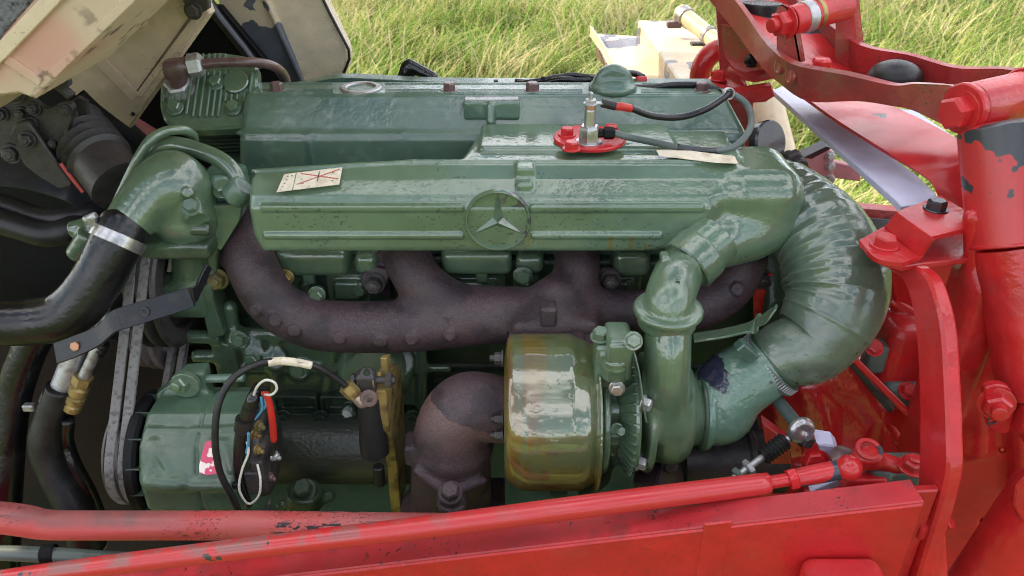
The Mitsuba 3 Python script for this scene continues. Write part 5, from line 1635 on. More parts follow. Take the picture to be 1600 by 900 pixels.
part(TW, 'grease_lump', nets(lambda p: np.linalg.norm(p - P(1174, 95, .415), axis=1) - .012 + .010 * (meshkit.noise(p * 160) - .5), P(1174, 95, .415) - .03, P(1174, 95, .415) + .03, .002), 'black')
AR_ = solo('wheel_arch_tube', tube([P(1092, 175, .60), P(1093, 125, .60), P(1100, 98, .60), P(1118, 80, .60), P(1150, 72, .60)], .022, 20), 'red', 'short red curved tube arching in front of the cream fender', 'pipe', smooth=True)

# far-side cream fender, sunlit
FD = thing('far_fender', 'sunlit cream fender with a chrome-ended tube on the far side', 'fender')
FY = .80
fz = P(1000, 100, .95)[2]
fl = [(926, 52), (1000, 57), (1030, 96), (1062, 128), (1020, 150), (975, 150)]
part(FD, 'flat_wing', prism([Pz(x, y, fz) for x, y in fl], [0, 0, -.006], .001), 'cream_chipped')
part(FD, 'wing_lip', strip([Pz(923, 49, fz + .002), Pz(945, 82, fz), Pz(975, 150, fz)], [0, 0, 1], .030, .004, 3), 'cream')
part(FD, 'lip_underside', prism([Pz(930, 66, fz - .02), Pz(946, 88, fz - .02), P(946, 92, .90) - [0, 0, .02], Pz(931, 88, fz - .05)], [.004, .01, 0], .0005), 'brown_pipe')
zt_ = fz + .055
tl = [Pz(996, 31, zt_), Pz(1052, 33, zt_), Pz(1118, 72, zt_), Pz(1110, 120, zt_), Pz(1066, 132, zt_)]
part(FD, 'raised_box', prism(tl, [0, 0, -.075], .004), 'cream_chipped')
ta_, tb_ = P(1062, 18, 1.02), P(1128, 72, .86)
part(FD, 'tube', rcyl(ta_, tb_, .020, .002, 28), 'cream')
part(FD, 'tube_collar', annulus(ta_ + (tb_ - ta_) * .06, tb_ - ta_, .0195, .0235, .022), 'zinc')
part(FD, 'tube_collar', annulus(ta_ + (tb_ - ta_) * .66, tb_ - ta_, .0195, .0225, .012), 'zinc')
part(FD, 'clip', box(P(1053, 38, 1.0), [.018, .012, .008], bev=.002), 'brown_pipe')
part(FD, 'clip', box(P(1090, 70, .92), [.018, .012, .006], bev=.002), 'dark_steel')
part(FD, 'side_skirt', rcyl(P(1186, 150, .78), P(1218, 275, .66), .050, .01, 36), 'cream')
# pink-red far side bracket
FB = thing('far_bracket', 'small faded red bracket with three bolts seen beneath the grey strip', 'bracket')
yb = .45
part(FB, 'side', prism([P(x, y, yb) for x, y in ((1256, 246), (1292, 232), (1304, 238), (1300, 300), (1286, 306))], [0, .02, 0], .002), 'pink_faded')
part(FB, 'arm', prism([P(x, y, yb + .01) for x, y in ((1300, 252), (1345, 262), (1345, 284), (1300, 278))], [0, .02, 0], .002), 'pink_faded')
part(FB, 'top', prism([P(x, y, yb - .001) for x, y in ((1256, 246), (1292, 229), (1300, 232), (1268, 249))], [0, .03, 0.004], .001), 'dark_paint')
for y in (244, 260, 280):
    part(FB, 'bolt', bolt(P(1297, y, yb), [0, -1, .2], .014, .006), 'zinc')
part(FB, 'cross_rail', strip([P(1240, 330, .40), P(1330, 338, .40), P(1420, 345, .40)], [0, 0, 1], .05, .03, 2), 'red_faded')
part(FB, 'cross_rail', strip([P(1240, 350, .36), P(1330, 357, .36), P(1420, 365, .36)], [0, .3, 1], .05, .01, 2), 'dark_paint')

# gearbox and shift linkage in the lower right
GB = thing('gearbox', 'red gearbox housing with pressed flank, deep in the lower right corner', 'gearbox')
def fgb(p):
    d = s_cap(p, P(1170, 660, .12), P(1480, 640, .14), .17, .13)
    d = smin(d, s_ell(p, P(1262, 655, .0), [.075, .06, .095]), .05)
    d = smin(d, s_cap(p, P(1245, 625, -.055), P(1285, 690, -.085), .004, .010), .02)
    d = smin(d, s_cap(p, P(1296, 575, -.05), P(1330, 590, -.05), .006), .015)
    d = smin(d, s_chain(p, [P(1318, 545, -.045), P(1380, 630, -.055), P(1412, 690, -.075), P(1420, 730, -.09)], .012), .008)
    d = smin(d, s_ext(p, [P(x, y, -.055) for x, y in ((1200, 620), (1232, 585), (1300, 552), (1334, 560), (1378, 620), (1416, 690), (1422, 740), (1240, 745), (1215, 690))], [0, .08, 0], .022), .03)
    d = smin(d, s_chain(p, [P(1262, 590, -.06), P(1284, 640, -.066), P(1286, 690, -.070)], [.010, .016, .010]), .035)
    d = smin(d, s_cap(p, P(1300, 716, -.062), P(1400, 706, -.062), .005), .010)
    return smin(d, s_box(p, P(1330, 742, -.08), [.10, .05, .03], .01), .03)
part(GB, 'housing', nets(fgb, P(1165, 800, -.16) , P(1470, 420, .20) + [.05, .05, 0], .005), 'red_gloss', True)
def fcap2(p):
    d = s_box(p, P(1410, 540, -.03), [.045, .05, .06], .02)
    d = smin(d, s_cap(p, P(1393, 470, -.02), P(1425, 490, -.03), .011), .006)
    d = smin(d, s_cap(p, P(1380, 500, -.02), P(1430, 520, -.03), .012), .01)
    return smin(d, s_box(p, P(1400, 640, -.02), [.06, .05, .05], .02), .02)
part(GB, 'valve_body', nets(fcap2, P(1345, 700, -.10), P(1460, 450, .05) + [.02, 0, .02], .004), 'red', 40)
part(GB, 'cover_pad', nets(lambda p: s_box(p, P(1408, 612, -.075), [.034, .018, .024], .014), P(1360, 650, -.11), P(1450, 575, -.04), .003), 'grey_green')
part(GB, 'bolt', bolt(P(1418, 611, -.093), [0, -.6, .8], .020, .009), 'red')
part(GB, 'port', cat(rcyl(P(1380, 555, -.06), P(1408, 553, -.05), .0165, .002), bolt(P(1408, 553, -.052), P(1425, 551, -.045) - P(1408, 553, -.052), .042, .014, False)), 'red')
part(GB, 'port_seal', rcyl(P(1377, 555, -.061), P(1381, 555, -.0605), .011, .001), 'dark_steel')
part(GB, 'cover_pad', nets(lambda p: s_box(p, P(1366, 556, -.06), [.016, .016, .026], .008), P(1335, 600, -.10), P(1395, 515, -.03), .003), 'grey_green')
part(GB, 'bolt', bolt(P(1365, 543, -.076), [0, -.6, .8], .020, .007), 'red')
solo('shift_rod', tube([P(1318, 545, -.10), P(1385, 612, -.11), P(1448, 675, -.13)], .0055, 14), 'red', 'thin straight red rod slanting down behind the curved leg', 'rod', smooth=True)
solo('shift_rod', tube([P(1325, 560, -.085), P(1362, 605, -.09), P(1392, 640, -.095)], .006, 14), 'dark_steel', 'dark thin rod lying beside the slanting red rod', 'rod', smooth=True)

LK = thing('shift_linkage', 'red and grey shift linkage with a round ball joint on top of the rail', 'linkage')
LY = -.28
def fball(p):
    d = np.linalg.norm(p - P(1384, 702, LY - .02).astype(np.float32), axis=1) - .0135
    return d
part(LK, 'lever_head', nets(lambda p: smin(smin(s_cyl(p, P(1357, 722, LY), P(1357, 705, LY), .019, .004), s_chain(p, [P(1335, 725, LY), P(1355, 716, LY), P(1400, 728, LY)], [.011, .013, .012], 3), .006), s_box(p, P(1345, 745, LY), [.028, .02, .012], .004), .008), P(1300, 775, LY - .05), P(1425, 680, LY + .05), .0025), 'red')
part(LK, 'head_cap', annulus(P(1357, 704, LY), [0, -.25, 1], .012, .0175, .005), 'red_chipped')
part(LK, 'clevis', nets(lambda p: smax(smin(s_box(p, P(1398, 733, LY + .01), [.040, .022, .014], .006), s_cyl(p, P(1372, 745, LY - .01), P(1372, 735, LY + .02), .016, .003), .006), -s_cyl(p, P(1383, 712, LY), P(1383, 728, LY), .010, .003), .003), P(1330, 775, LY - .05), P(1455, 695, LY + .05), .0025), 'grey_green')
part(LK, 'bolt', bolt(P(1424, 729, LY - .01), [0, -.2, 1], .024, .013, spin=.2, stud=.004), 'red')
part(LK, 'foot', box(P(1410, 750, LY + .01), [.05, .02, .008], bev=.002), 'red')
part(LK, 'dust_boot', lathe([(0, .010), (.003, .018), (.010, .020), (.016, .014), (.018, .01)], P(1316, 722, LY + .01), [.1, -.3, 1], 24), 'brown_pipe')
part(LK, 'grey_block', prism([P(x, y, LY + .03) for x, y in ((1276, 693), (1303, 697), (1311, 707), (1296, 726), (1290, 726))], [.004, .03, .002], .002), 'grey_sky')
part(LK, 'red_cheek', prism([P(x, y, LY + .03) for x, y in ((1262, 690), (1276, 693), (1290, 728), (1258, 732), (1255, 712))], [.004, .03, .002], .002), 'red')
part(LK, 'bolt', bolt(P(1273, 720, LY + .028), [-.1, -1, .3], .026, .008, spin=.2), 'red')
part(LK, 'under_strip', prism([P(x, y, LY + .0) for x, y in ((1266, 768), (1308, 750), (1318, 757), (1284, 770))], [0, .04, .01], .001), 'grey_sky')

# long drag rod in front of the rail
RD = thing('drag_rod', 'long red rod lying along the rail, threaded end and red ball at the right', 'rod')
rod = [P(-80, 915, -.40), P(130, 888, -.40), P(430, 851, -.395), P(660, 824, -.39), P(900, 793, -.38), P(1080, 770, -.36), P(1200, 755, -.345)]
part(RD, 'tube', tube(rod, [.0100, .0125, .0130, .0135, .0140, .0140, .0135], 24), 'red_rod', True)
part(RD, 'thread', tube([P(1195, 755, -.345), P(1240, 748, -.34)], .0085, 16), 'red')
part(RD, 'lock_nut', bolt(P(1232, 750, -.341), P(1244, 747, -.34) - P(1232, 750, -.341), .024, .012, False), 'red')
part(RD, 'end_rod', tube([P(1240, 748, -.34), P(1290, 738, -.335), P(1326, 731, -.33)], [.0115, .0125, .0120], 20), 'red_chipped', True)
part(RD, 'ball', nets(lambda p: np.linalg.norm(p - P(1326, 731, -.335).astype(np.float32), axis=1) - .0165, P(1326, 731, -.335) - .02, P(1326, 731, -.335) + .02, .0022), 'red', True)
# wide faded tube behind it
solo('faded_tube', tube([P(-120, 798, -.345), P(0, 809, -.34), P(40, 814, -.338), P(75, 820, -.336), P(150, 821, -.335), P(400, 821, -.33), P(640, 823, -.32), P(860, 823, -.30)], [.0205, .0205, .0205, .0195, .0192, .0192, .0185, .017], 32), 'red_faded', 'thick faded pinkish-red tube with black scuffs along the bottom left', 'pipe', smooth=True)
LT = solo('lower_hose', tube([P(-80, 862, -.30), P(0, 864, -.30), P(80, 867, -.30), P(160, 871, -.30), P(260, 872, -.28)], [.0105, .0105, .011, .0095, .007], 18), 'grey_green', 'thin grey-green hose below the faded red tube, lower left', 'hose', smooth=True)
solo('hose_clip', annulus(P(66, 866, -.30), [1, .1, 0], .0108, .0135, .018), 'black', 'black clip round the thin grey-green hose', 'clip')
# clutch cable with adjuster above the rail
CK = thing('clutch_cable', 'steel rod with a black bellows and adjusting nuts above the drag rod', 'cable')
cda, cdb = P(1238, 680, -.24), P(1146, 748, -.28)
cv = unit(cdb - cda)
Lc = np.linalg.norm(cdb - cda)
part(CK, 'bellows', lathe([(x, .010 + .003 * (k % 2)) for k, x in enumerate(np.linspace(.012, .052, 15))], cda, cv, 20), 'rubber', 25)
part(CK, 'threaded_rod', rcyl(cda, cdb, .0048, .0005, 14), 'zinc')
part(CK, 'nut', bolt(cda + cv * (Lc - .030), cv, .020, .008, False), 'zinc')
part(CK, 'nut', bolt(cda + cv * (Lc - .012), cv, .019, .008, False), 'grey_green')
part(CK, 'rod_eye', nets(lambda p: smin(smax(s_tor(p, P(1252, 672, -.24), [.2, -1, .2], .0115, .008), np.zeros(len(p)) - 1, .001), s_cap(p, cda, P(1246, 676, -.24), .008, .009), .005), P(1215, 705, -.28), P(1285, 640, -.20), .0022), 'steel')
part(CK, 'link_rod', rcyl(P(1212, 622, -.16), P(1246, 664, -.22), .0095, .001, 20), 'grey_green')
part(CK, 'stop_bolt', bolt(P(1258, 685, -.24), [.3, -1, 0], .018, .010), 'dark_steel')
# dark things below the compressor
SM = thing('starter_motor', 'dark starter motor lying low behind the compressor, mostly in shade', 'starter motor')
part(SM, 'body', cat(lathe([(0, .04), (.004, .05), (.10, .05), (.104, .054), (.112, .054), (.116, .05), (.16, .05), (.165, .04)], P(1060, 722, -.14), [1, .0, .02], 36)), 'dark_steel')
part(SM, 'end_flange', prism([P(x, y, -.12) for x, y in ((1150, 640), (1185, 650), (1198, 730), (1160, 770), (1120, 750))], [.004, .03, 0], .003), 'dark_steel')
part(SM, 'solenoid', lathe([(-.02, .018), (-.018, .028), (.02, .030), (.024, .034), (.03, .034), (.032, .02)], P(1022, 752, -.20), [.6, -.5, .3], 28), 'purple_black')
part(SM, 'bolt', bolt(P(1046, 726, -.21), [.2, -1, .4], .018, .010), 'dark_steel')
part(SM, 'lever_plate', prism([P(x, y, -.18) for x, y in ((1190, 660), (1232, 690), (1240, 745), (1205, 748))], [.004, .02, 0], .002), 'red_chipped')
SP = solo('sump', nets(lambda p: smin(s_cap(p, P(420, 700, -.02), P(640, 700, -.02), .062), s_box(p, P(540, 785, -.02), [.14, .06, .03], .01), .02), P(390, 820, -.12), P(680, 630, .06), .004), 'sump_paint', 'dark olive cylindrical casting with a soft sheen beside the alternator', 'engine casting', smooth=True)
solo('casting_foot', nets(lambda p: smin(smin(s_cyl(p, P(475, 790, -.12), P(475, 765, -.12), .030, .006), s_cap(p, P(440, 790, -.12), P(515, 775, -.11), .010), .012), s_box(p, P(480, 800, -.10), [.06, .04, .012], .004), .01), P(410, 830, -.2), P(545, 745, -.04), .003), 'green_dark', 'dark casting foot with one big bolt below the olive cylinder', 'casting')
solo('foot_bolt', bolt(P(475, 766, -.125), [0, -.45, 1], .027, .016, stud=.0), 'green_dark', 'large dark bolt on the casting foot beside the alternator', 'bolt')

# the unseen far rail, and an added black plate keeping the gap below dark
FZ = thing('far_rail', 'red far frame rail and an added black plate darkening the gap below the engine', 'truck frame')
part(FZ, 'web', box([0.0, .50, .86], [1.1, .006, .12]), 'red')
part(FZ, 'added_dark_plate', box([0.12, .12, .46], [.80, .40, .006]), 'black')

solo('breather', lathe([(-.02, .020), (-.018, .034), (-.004, .036), (0, .034), (.001, 0)], P(1206, 222, .13), [.55, -.75, .35], 36), 'dark_paint', 'dark round cap standing behind the right end of the manifold cover', 'cap')
solo('hose_union', cat(rcyl(P(1228, 246, .16), P(1252, 262, .12), .014, .002), bolt(P(1236, 250, .14), P(1252, 262, .12) - P(1228, 246, .16), .034, .012, False)), 'dark_steel', 'dark hexagonal union glinting behind the top of the corrugated hose', 'fitting')
# ------------------------------------------------------------------ tilted cab over the left side
CAB = thing('cab', 'cream truck cab tilted forward over the engine, its dirty underside showing top left', 'truck cab')
hull = [(-.66, 1.50), (-.14, 1.83), (-.20, 2.70), (-1.5, 2.6), (-1.6, 1.45), (-1.0, 1.30)]
part(CAB, 'shell', prism([[x, .46, z] for x, z in hull], [0, .70, 0], .02), 'cream', False)
hull2 = [(-.46, 1.64), (-.14, 1.85), (-.21, 2.68), (-1.48, 2.58), (-1.55, 1.50), (-.9, 1.46)]
part(CAB, 'near_shell', prism([[x, -.10, z] for x, z in hull2], [0, .55, 0], .02), 'cream', False)
YA = -.12
pA = [P(x, y, YA) for x, y in ((-120, 235), (0, 150), (30, 146), (54, 155), (216, -2), (280, -64), (-120, -180))]
part(CAB, 'near_sill', prism(pA, [0, .22, 0], .003), 'cream_dirty', False)
part(CAB, 'sill_flange', strip([P(-60, 142, YA - .004), P(0, 83, YA - .004), P(84, -4, YA - .004), P(130, -52, YA - .004)], [.6, 0, .6], .016, .008, 2, False), 'cream')
part(CAB, 'sill_crease', strip([P(80, 118, YA - .001), P(200, 2, YA - .001), P(230, -28, YA - .001)], [.6, 0, .6], .010, .004, 2, False), 'cream_dirty')
part(CAB, 'sill_rib', strip([P(10, 92, YA - .001), P(64, 128, YA - .001)], [.6, 0, -.6], .012, .004, 2, False), 'cream_dirty')
part(CAB, 'sound_pad', prism([P(x, y, YA - .003) for x, y in ((-60, 105), (0, 62), (4, 55), (52, 0), (90, -50), (-60, -60))], [0, .006, 0], .002), 'gravel', label='dark grey gritty coating in the corner')
YB = .28
pB = [P(x, y, YB) for x, y in ((150, -70), (60, 20), (88, 118), (100, 136), (188, 205), (194, 208), (200, 203), (328, 22), (300, -50))]
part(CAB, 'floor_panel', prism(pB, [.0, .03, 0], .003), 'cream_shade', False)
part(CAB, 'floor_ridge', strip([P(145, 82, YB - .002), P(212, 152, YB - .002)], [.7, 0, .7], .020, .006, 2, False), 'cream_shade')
part(CAB, 'floor_seam', strip([P(214, 145, YB - .001), P(300, 25, YB - .001), P(320, -4, YB - .001)], [.7, 0, .5], .005, .003, 2, False), 'brown_pipe')
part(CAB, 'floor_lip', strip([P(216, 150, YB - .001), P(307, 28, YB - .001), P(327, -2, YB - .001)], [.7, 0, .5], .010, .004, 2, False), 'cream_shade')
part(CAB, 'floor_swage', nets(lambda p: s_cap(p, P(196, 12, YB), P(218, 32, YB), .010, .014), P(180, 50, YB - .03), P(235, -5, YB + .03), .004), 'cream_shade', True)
part(CAB, 'drain_hole', rcyl(P(208, 178, YB + .002), P(208, 178, YB - .0015), .0035, .0002, 14), 'black')
part(CAB, 'hinge_plate', prism([P(x, y, YB - .02) for x, y in ((280, -10), (325, -10), (326, 14), (308, 25), (294, 20))], [0, .015, 0], .002), 'dark_steel')
part(CAB, 'bolt', bolt(P(302, 16, YB - .02), [0, -1, 0], .020, .010), 'dark_steel')
solo('stay_rod', tube([P(240, -30, .02), P(214, 2, .02), P(172, 45, .02), P(120, 96, .02), P(98, 120, .02)], .0085, 16), 'rod_pink', 'thin pink and grey rod running up along the cab sill', 'rod', smooth=True)
solo('rod_bracket', cat(box(P(92, 124, .01), [.014, .01, .010], bev=.003), bolt(P(92, 122, .0), [0, -1, .3], .020, .01), strip([P(86, 130, .02), P(100, 140, .02), P(112, 150, .02)], [0, 1, 0], .02, .006, 3)), 'dark_steel', 'small dark bracket holding the lower end of the pink rod', 'bracket')
# flap behind the compressor
FLP = thing('cab_flap', 'cream rounded sheet flap leaning behind the compressor, edged black', 'panel')
YF_ = .62
fp = roundpoly([P(x, y, YF_) for x, y in ((400, -40), (486, -40), (546, 82), (534, 122), (470, 138), (445, 80))], [.001, .001, .03, .03, .001, .001])
part(FLP, 'sheet', prism(fp, [.01, .02, 0], .003), 'cream_clean', False)
part(FLP, 'edge', tube([P(486, -40, YF_ - .004), P(516, 22, YF_ - .004), P(545, 78, YF_ - .004), P(546, 92, YF_ - .004), P(534, 122, YF_ - .004)], .003, 8, sp=False), 'rubber')
part(FLP, 'fold', prism([P(x, y, YF_ - .01) for x, y in ((330, -40), (402, -40), (452, 80), (476, 140), (430, 140), (400, 90), (345, 20))], [.01, .02, 0], .002), 'flaky_grey', False)
part(FLP, 'bead', tube([P(402, -40, YF_ - .015), P(420, 10, YF_ - .015), P(452, 82, YF_ - .015), P(478, 140, YF_ - .015)], .006, 10, sp=False), 'flaky_grey')
part(FLP, 'bead', tube([P(310, -20, YF_ - .04), P(340, 25, YF_ - .04), P(380, 75, YF_ - .04), P(404, 108, YF_ - .04)], .012, 12, sp=False), 'dark_paint')
solo('rear_shade_wall', prism([P(x, y, .58) for x, y in ((210, -10), (345, 10), (420, 100), (460, 150), (460, 330), (150, 330), (120, 200))], [0, .02, 0], .002), 'black', 'added black wall filling the shade behind the compressor', 'panel', smooth=False)  # black sheet standing in for the unlit depth here
solo('cross_tube', tube([P(120, 150, .24), P(150, 178, .24), P(200, 215, .24), P(240, 240, .24)], .016, 18), 'black', 'black tube below the cream floor panel', 'pipe', smooth=True)

# latch mechanism and bellows
LM = thing('cab_latch', 'dark steel cab latch plates with many bolt heads at the left edge', 'latch')
YL = .10
lp = [(-40, 150), (0, 152), (18, 134), (28, 134), (72, 170), (98, 160), (112, 160), (118, 170), (110, 195), (98, 250), (70, 262), (40, 240), (-40, 240)]
part(LM, 'main_plate', prism(roundpoly([P(x, y, YL) for x, y in lp], .008), [0, .010, 0], .002), 'dark_steel')
part(LM, 'arm', prism(roundpoly([P(x, y, YL - .02) for x, y in ((16, 208), (24, 192), (42, 188), (114, 290), (92, 296), (62, 278), (36, 258))], .006), [0, .008, 0], .002), 'dark_steel')
part(LM, 'rear_plate', prism([P(x, y, YL + .03) for x, y in ((98, 166), (122, 150), (136, 158), (138, 180), (128, 195), (118, 190), (100, 240), (112, 252), (104, 258))], [0, .008, 0], .002), 'dark_steel')
part(LM, 'red_edge_strip', strip([P(95, 255, YL - .03), P(112, 278, YL - .03), P(130, 300, YL - .03)], [.6, 0, .5], .006, .004, 2), 'red_faded')
for x, y, af in ((22, 146, .022), (34, 177, .014), (53, 170, .015), (103, 171, .016), (43, 218, .018), (18, 240, .022), (85, 223, .013), (2, 178, .016), (48, 192, .014)):
    part(LM, 'bolt', bolt(P(x, y, YL - (.022 if (x, y) == (43, 218) else .002)), [0, -1, .1], af, .008, spin=rng.random(), stud=.002), 'dark_steel')
BL = solo('dust_bellows', lathe([(x, .042 + (.009 if k % 2 else -.006)) for k, x in enumerate(np.linspace(0, .092, 12))] + [(.098, .044), (.16, .046)], P(112, 196, .16), P(190, 292, .06) - P(112, 196, .16), 32), 'dark_steel', 'ribbed dark rubber bellows slanting beside the cab latch', 'bellows', smooth=25)
solo('marker_lamp', box(P(190, 258, .15), [.007, .004, .005], bev=.001), 'red_wire', 'tiny red lamp lens in the dark beside the bellows', 'lamp')
solo('red_crossmember', nets(lambda p: s_cap(p, P(196, 205, .40), P(245, 235, .40), .035), P(170, 260, .34), P(270, 180, .46), .006), 'red_faded', 'dull red frame tube in shade left of the compressor', 'frame tube', smooth=True)
solo('latch_shade_wall', prism([P(x, y, .34) for x, y in ((-100, 60), (90, 60), (150, 150), (260, 250), (260, 330), (-100, 330))], [0, .02, 0], .002), 'black', 'added black wall filling the shade behind the cab latch', 'panel', smooth=False)  # added sheet that blocks stray light and bright grass behind the latch

# air compressor
AC_ = thing('air_compressor', 'green finned air compressor head with a brown pipe elbow, top left', 'air compressor')
nC = unit([0, -.66, .75])
oC = P(325, 140, .24)
pc_ = lambda x, y, h=0.0: PP(x, y, oC + nC * h, nC)
ol = [(249, 168), (250, 128), (262, 120), (268, 104), (290, 88), (340, 80), (386, 87), (402, 100), (402, 192), (380, 199), (310, 202), (272, 199), (256, 190)]
hp_ = roundpoly([pc_(x, y) for x, y in ol], .010)
part(AC_, 'head', prism(hp_, -nC * .026, .004), 'green', 35)
part(AC_, 'head_base', prism([q - nC * .026 + (q - oC) * -.04 for q in hp_], -nC * .012, .002), 'green_dark', 35)
for k in range(5):
    part(AC_, 'cylinder_fin', prism([oC + (q - oC) * .86 - nC * (.044 + k * .013) for q in hp_], -nC * .005, .001), 'green_dark', 35)
part(AC_, 'cylinder', prism([oC + (q - oC) * .74 - nC * .038 for q in hp_], -nC * .12, .001), 'green_dark', 35)
spans = {257: [(136, 160)], 266: [(140, 160)], 276: [(140, 158)], 286: [(142, 158)], 297: [(112, 180)], 307: [(116, 183)], 317: [(116, 183)], 326: [(114, 120), (140, 183)], 335: [(112, 121), (141, 183)], 344: [(112, 122), (140, 183)], 353: [(112, 118), (146, 160)], 362: [(112, 116), (148, 160)], 371: [(148, 158)], 382: [(146, 160)], 392: [(112, 160)]}
for x, ss in spans.items():
    for a, b in ss:
        part(AC_, 'fin', box((pc_(x, a, .002) + pc_(x, b, .002)) / 2, [.0022, np.linalg.norm(pc_(x, a) - pc_(x, b)) / 2, .005], np.stack([[1, 0, 0], np.cross(nC, [1, 0, 0]), nC], 1), .0014), 'green', 20)
for x in (318, 327, 336, 344, 352):
    part(AC_, 'fin', box(pc_(x, 90, .002), [.0022, .006, .005], np.stack([[1, 0, 0], np.cross(nC, [1, 0, 0]), nC], 1), .0014), 'green', 20)
part(AC_, 'round_cap', lathe([(0, .0215), (.006, .0215), (.0075, .0195), (.0075, 0)], pc_(370, 130), nC, 32), 'green')
for x, y in ((274, 169), (365, 169), (338, 130)):
    part(AC_, 'boss', lathe([(-.002, .014), (.002, .013), (.003, .011)], pc_(x, y), nC, 20), 'green')
    part(AC_, 'bolt', bolt(pc_(x, y, .003), nC, .019, .010, spin=.3), 'green')
PF = thing('air_pipe', 'brown metal air pipe with an elbow and pale hexagon nuts on the compressor', 'pipe')
part(PF, 'lower_nut', bolt(pc_(280, 134, .0), nC, .040, .012, spin=.2), 'zinc')
e0, e1 = pc_(278, 128, .012), pc_(290, 102, .042)
part(PF, 'elbow', nets(lambda p: smin(smin(s_cap(p, pc_(279, 130, .01), pc_(279, 112, .030), .0145), s_cap(p, pc_(272, 108, .034), pc_(294, 103, .036), .0155), .006), s_box(p, pc_(274, 108, .034), [.016, .015, .015], .005), .008), pc_(250, 150, 0) - .02, pc_(310, 80, .05) + .02, .0024), 'brown_pipe', 40)
part(PF, 'side_nut', bolt(pc_(296, 103, .036), pc_(318, 100, .036) - pc_(296, 103, .036), .034, .022, False, spin=.4), 'zinc')
part(PF, 'tube', tube([pc_(312, 101, .036), pc_(340, 98, .036), pc_(385, 97, .030), P(415, 100, .27), P(432, 106, .30), P(444, 118, .34), P(450, 140, .36)], .0082, 18), 'brown_pipe', True)

# ------------------------------------------------------------------ flame plug on the red flange, its cables
ZP = 1.3303
FP_ = thing('flange_plate', 'round glossy red flange plate with two bolts on top of the manifold cover', 'flange')
fo = Pz(921, 219, ZP)
part(FP_, 'disc', lathe([(0, .0545), (.004, .0555), (.006, .0540), (.0062, 0)], fo, [0, 0, 1], 56), 'red')
for x, y in ((886, 211), (893, 233), (955, 207)):
    part(FP_, 'bolt', bolt(Pz(x, y, ZP + .006), [0, 0, 1], .019, .010, spin=.4), 'red')
PG = thing('flame_plug', 'bright steel flame plug standing in the red flange plate', 'plug')
po = Pz(920, 222, ZP + .006)
part(PG, 'hexagon', bolt(po, [0, 0, 1], .028, .024, True, spin=.25), 'steel')
part(PG, 'barrel', lathe([(.022, .0095), (.025, .0085), (.048, .0085), (.051, .0075)], po, [0, 0, 1], 24), 'steel')
part(PG, 'insulator', lathe([(.050, .0075), (.053, .0082), (.058, .0075)], po, [0, 0, 1], 20), 'copper')
part(PG, 'terminal_nut', cat(bolt(po + [0, 0, .058], [0, 0, 1], .015, .006, True, spin=.5), lathe([(.066, .0035), (.074, .0035), (.076, .002)], po, [0, 0, 1], 14)), 'zinc')
part(PG, 'ring_tag', strip([po + [0, 0, .0605], po + [.018, -.001, .0600]], [0, 1, 0], .012, .0015, 1, False), 'zinc')
part(PG, 'side_fitting', cat(bolt(po + [.012, 0, .014], [1, 0, 0], .012, .010, False), bolt(po + [.022, 0, .014], [1, 0, .0], .016, .016, False)), 'black')
PC = thing('plug_cable', 'black cable with a red sleeve leading from the flame plug terminal', 'cable')
Yp = po[1]
pth = [po + [.016, 0, .060], P(962, 166, Yp), P(985, 169, Yp + .005), P(1020, 181, Yp + .01), P(1062, 183, Yp + .02), P(1100, 172, Yp + .03), P(1128, 155, Yp + .05), P(1139, 146, Yp + .06)]
part(PC, 'lead', tube(pth, .0052, 16), 'rubber_gloss', True)
part(PC, 'boot', tube(pth[:2], .0064, 14, sp=False), 'rubber')
part(PC, 'red_sleeve', tube([P(961, 166, Yp), P(973, 167, Yp), P(986, 169.5, Yp + .005)], .0060, 16), 'red_wire', True)
FL_ = thing('fuel_line', 'grey-green fuel line looping from the flame plug round the cover end', 'pipe')
pth = [po + [.036, 0, .014], P(985, 215, Yp - .005), P(1030, 224, Yp - .010), P(1065, 232, Yp - .012), P(1110, 236, Yp - .01), P(1140, 232, Yp), P(1162, 217, Yp + .02), P(1174, 192, Yp + .04), P(1168, 165, Yp + .06), P(1150, 150, Yp + .07), P(1136, 145, Yp + .07)]
part(FL_, 'tube', tube(pth, .0052, 16), 'grey_green', True)
part(FL_, 'sleeve', tube([P(1058, 230, Yp - .012), P(1080, 234, Yp - .012), P(1110, 236.3, Yp - .01), P(1132, 234.5, Yp - .002)], .0058, 16), 'dark_paint', True)
part(FL_, 'p_clip', annulus(P(1136, 146, Yp + .065), [.3, -1, .2], .007, .0095, .008, .0008, 20), 'zinc')
WL = thing('wiring_loom', 'twisted black wiring loom lying along the back of the valve cover', 'cable')
part(WL, 'lead', tube([P(805, 131, .315), P(840, 127, .31), P(870, 121, .31), P(905, 119, .31), P(930, 124, .30), P(1000, 137, .25), P(1050, 133, .24), P(1090, 133, .24), P(1125, 142, .23), P(1137, 147, .20)], .0055, 14), 'rubber_gloss', True)
part(WL, 'lead', tube([P(805, 128, .32), P(845, 129, .31), P(880, 124, .30), P(915, 126, .30), P(960, 118, .32), P(990, 115, .34), P(1004, 124, .34)], .0055, 14), 'rubber_gloss', True)
part(WL, 'lead', tube([P(865, 127, .31), P(890, 117, .31), P(930, 120, .31), P(985, 113, .35), P(1006, 120, .36)], .0045, 12), 'rubber_gloss', True)
part(WL, 'cable_tie', strip([P(848, 120, .305), P(851, 130, .30), P(854, 140, .30)], [1, 0, 0], .006, .002, 2), 'black')
part(WL, 'red_plug', rcyl(P(994, 126, .335), P(1010, 126, .335), .008), 'red')
BC = thing('breather_elbow', 'black rubber elbow with a round head behind the valve cover', 'elbow')
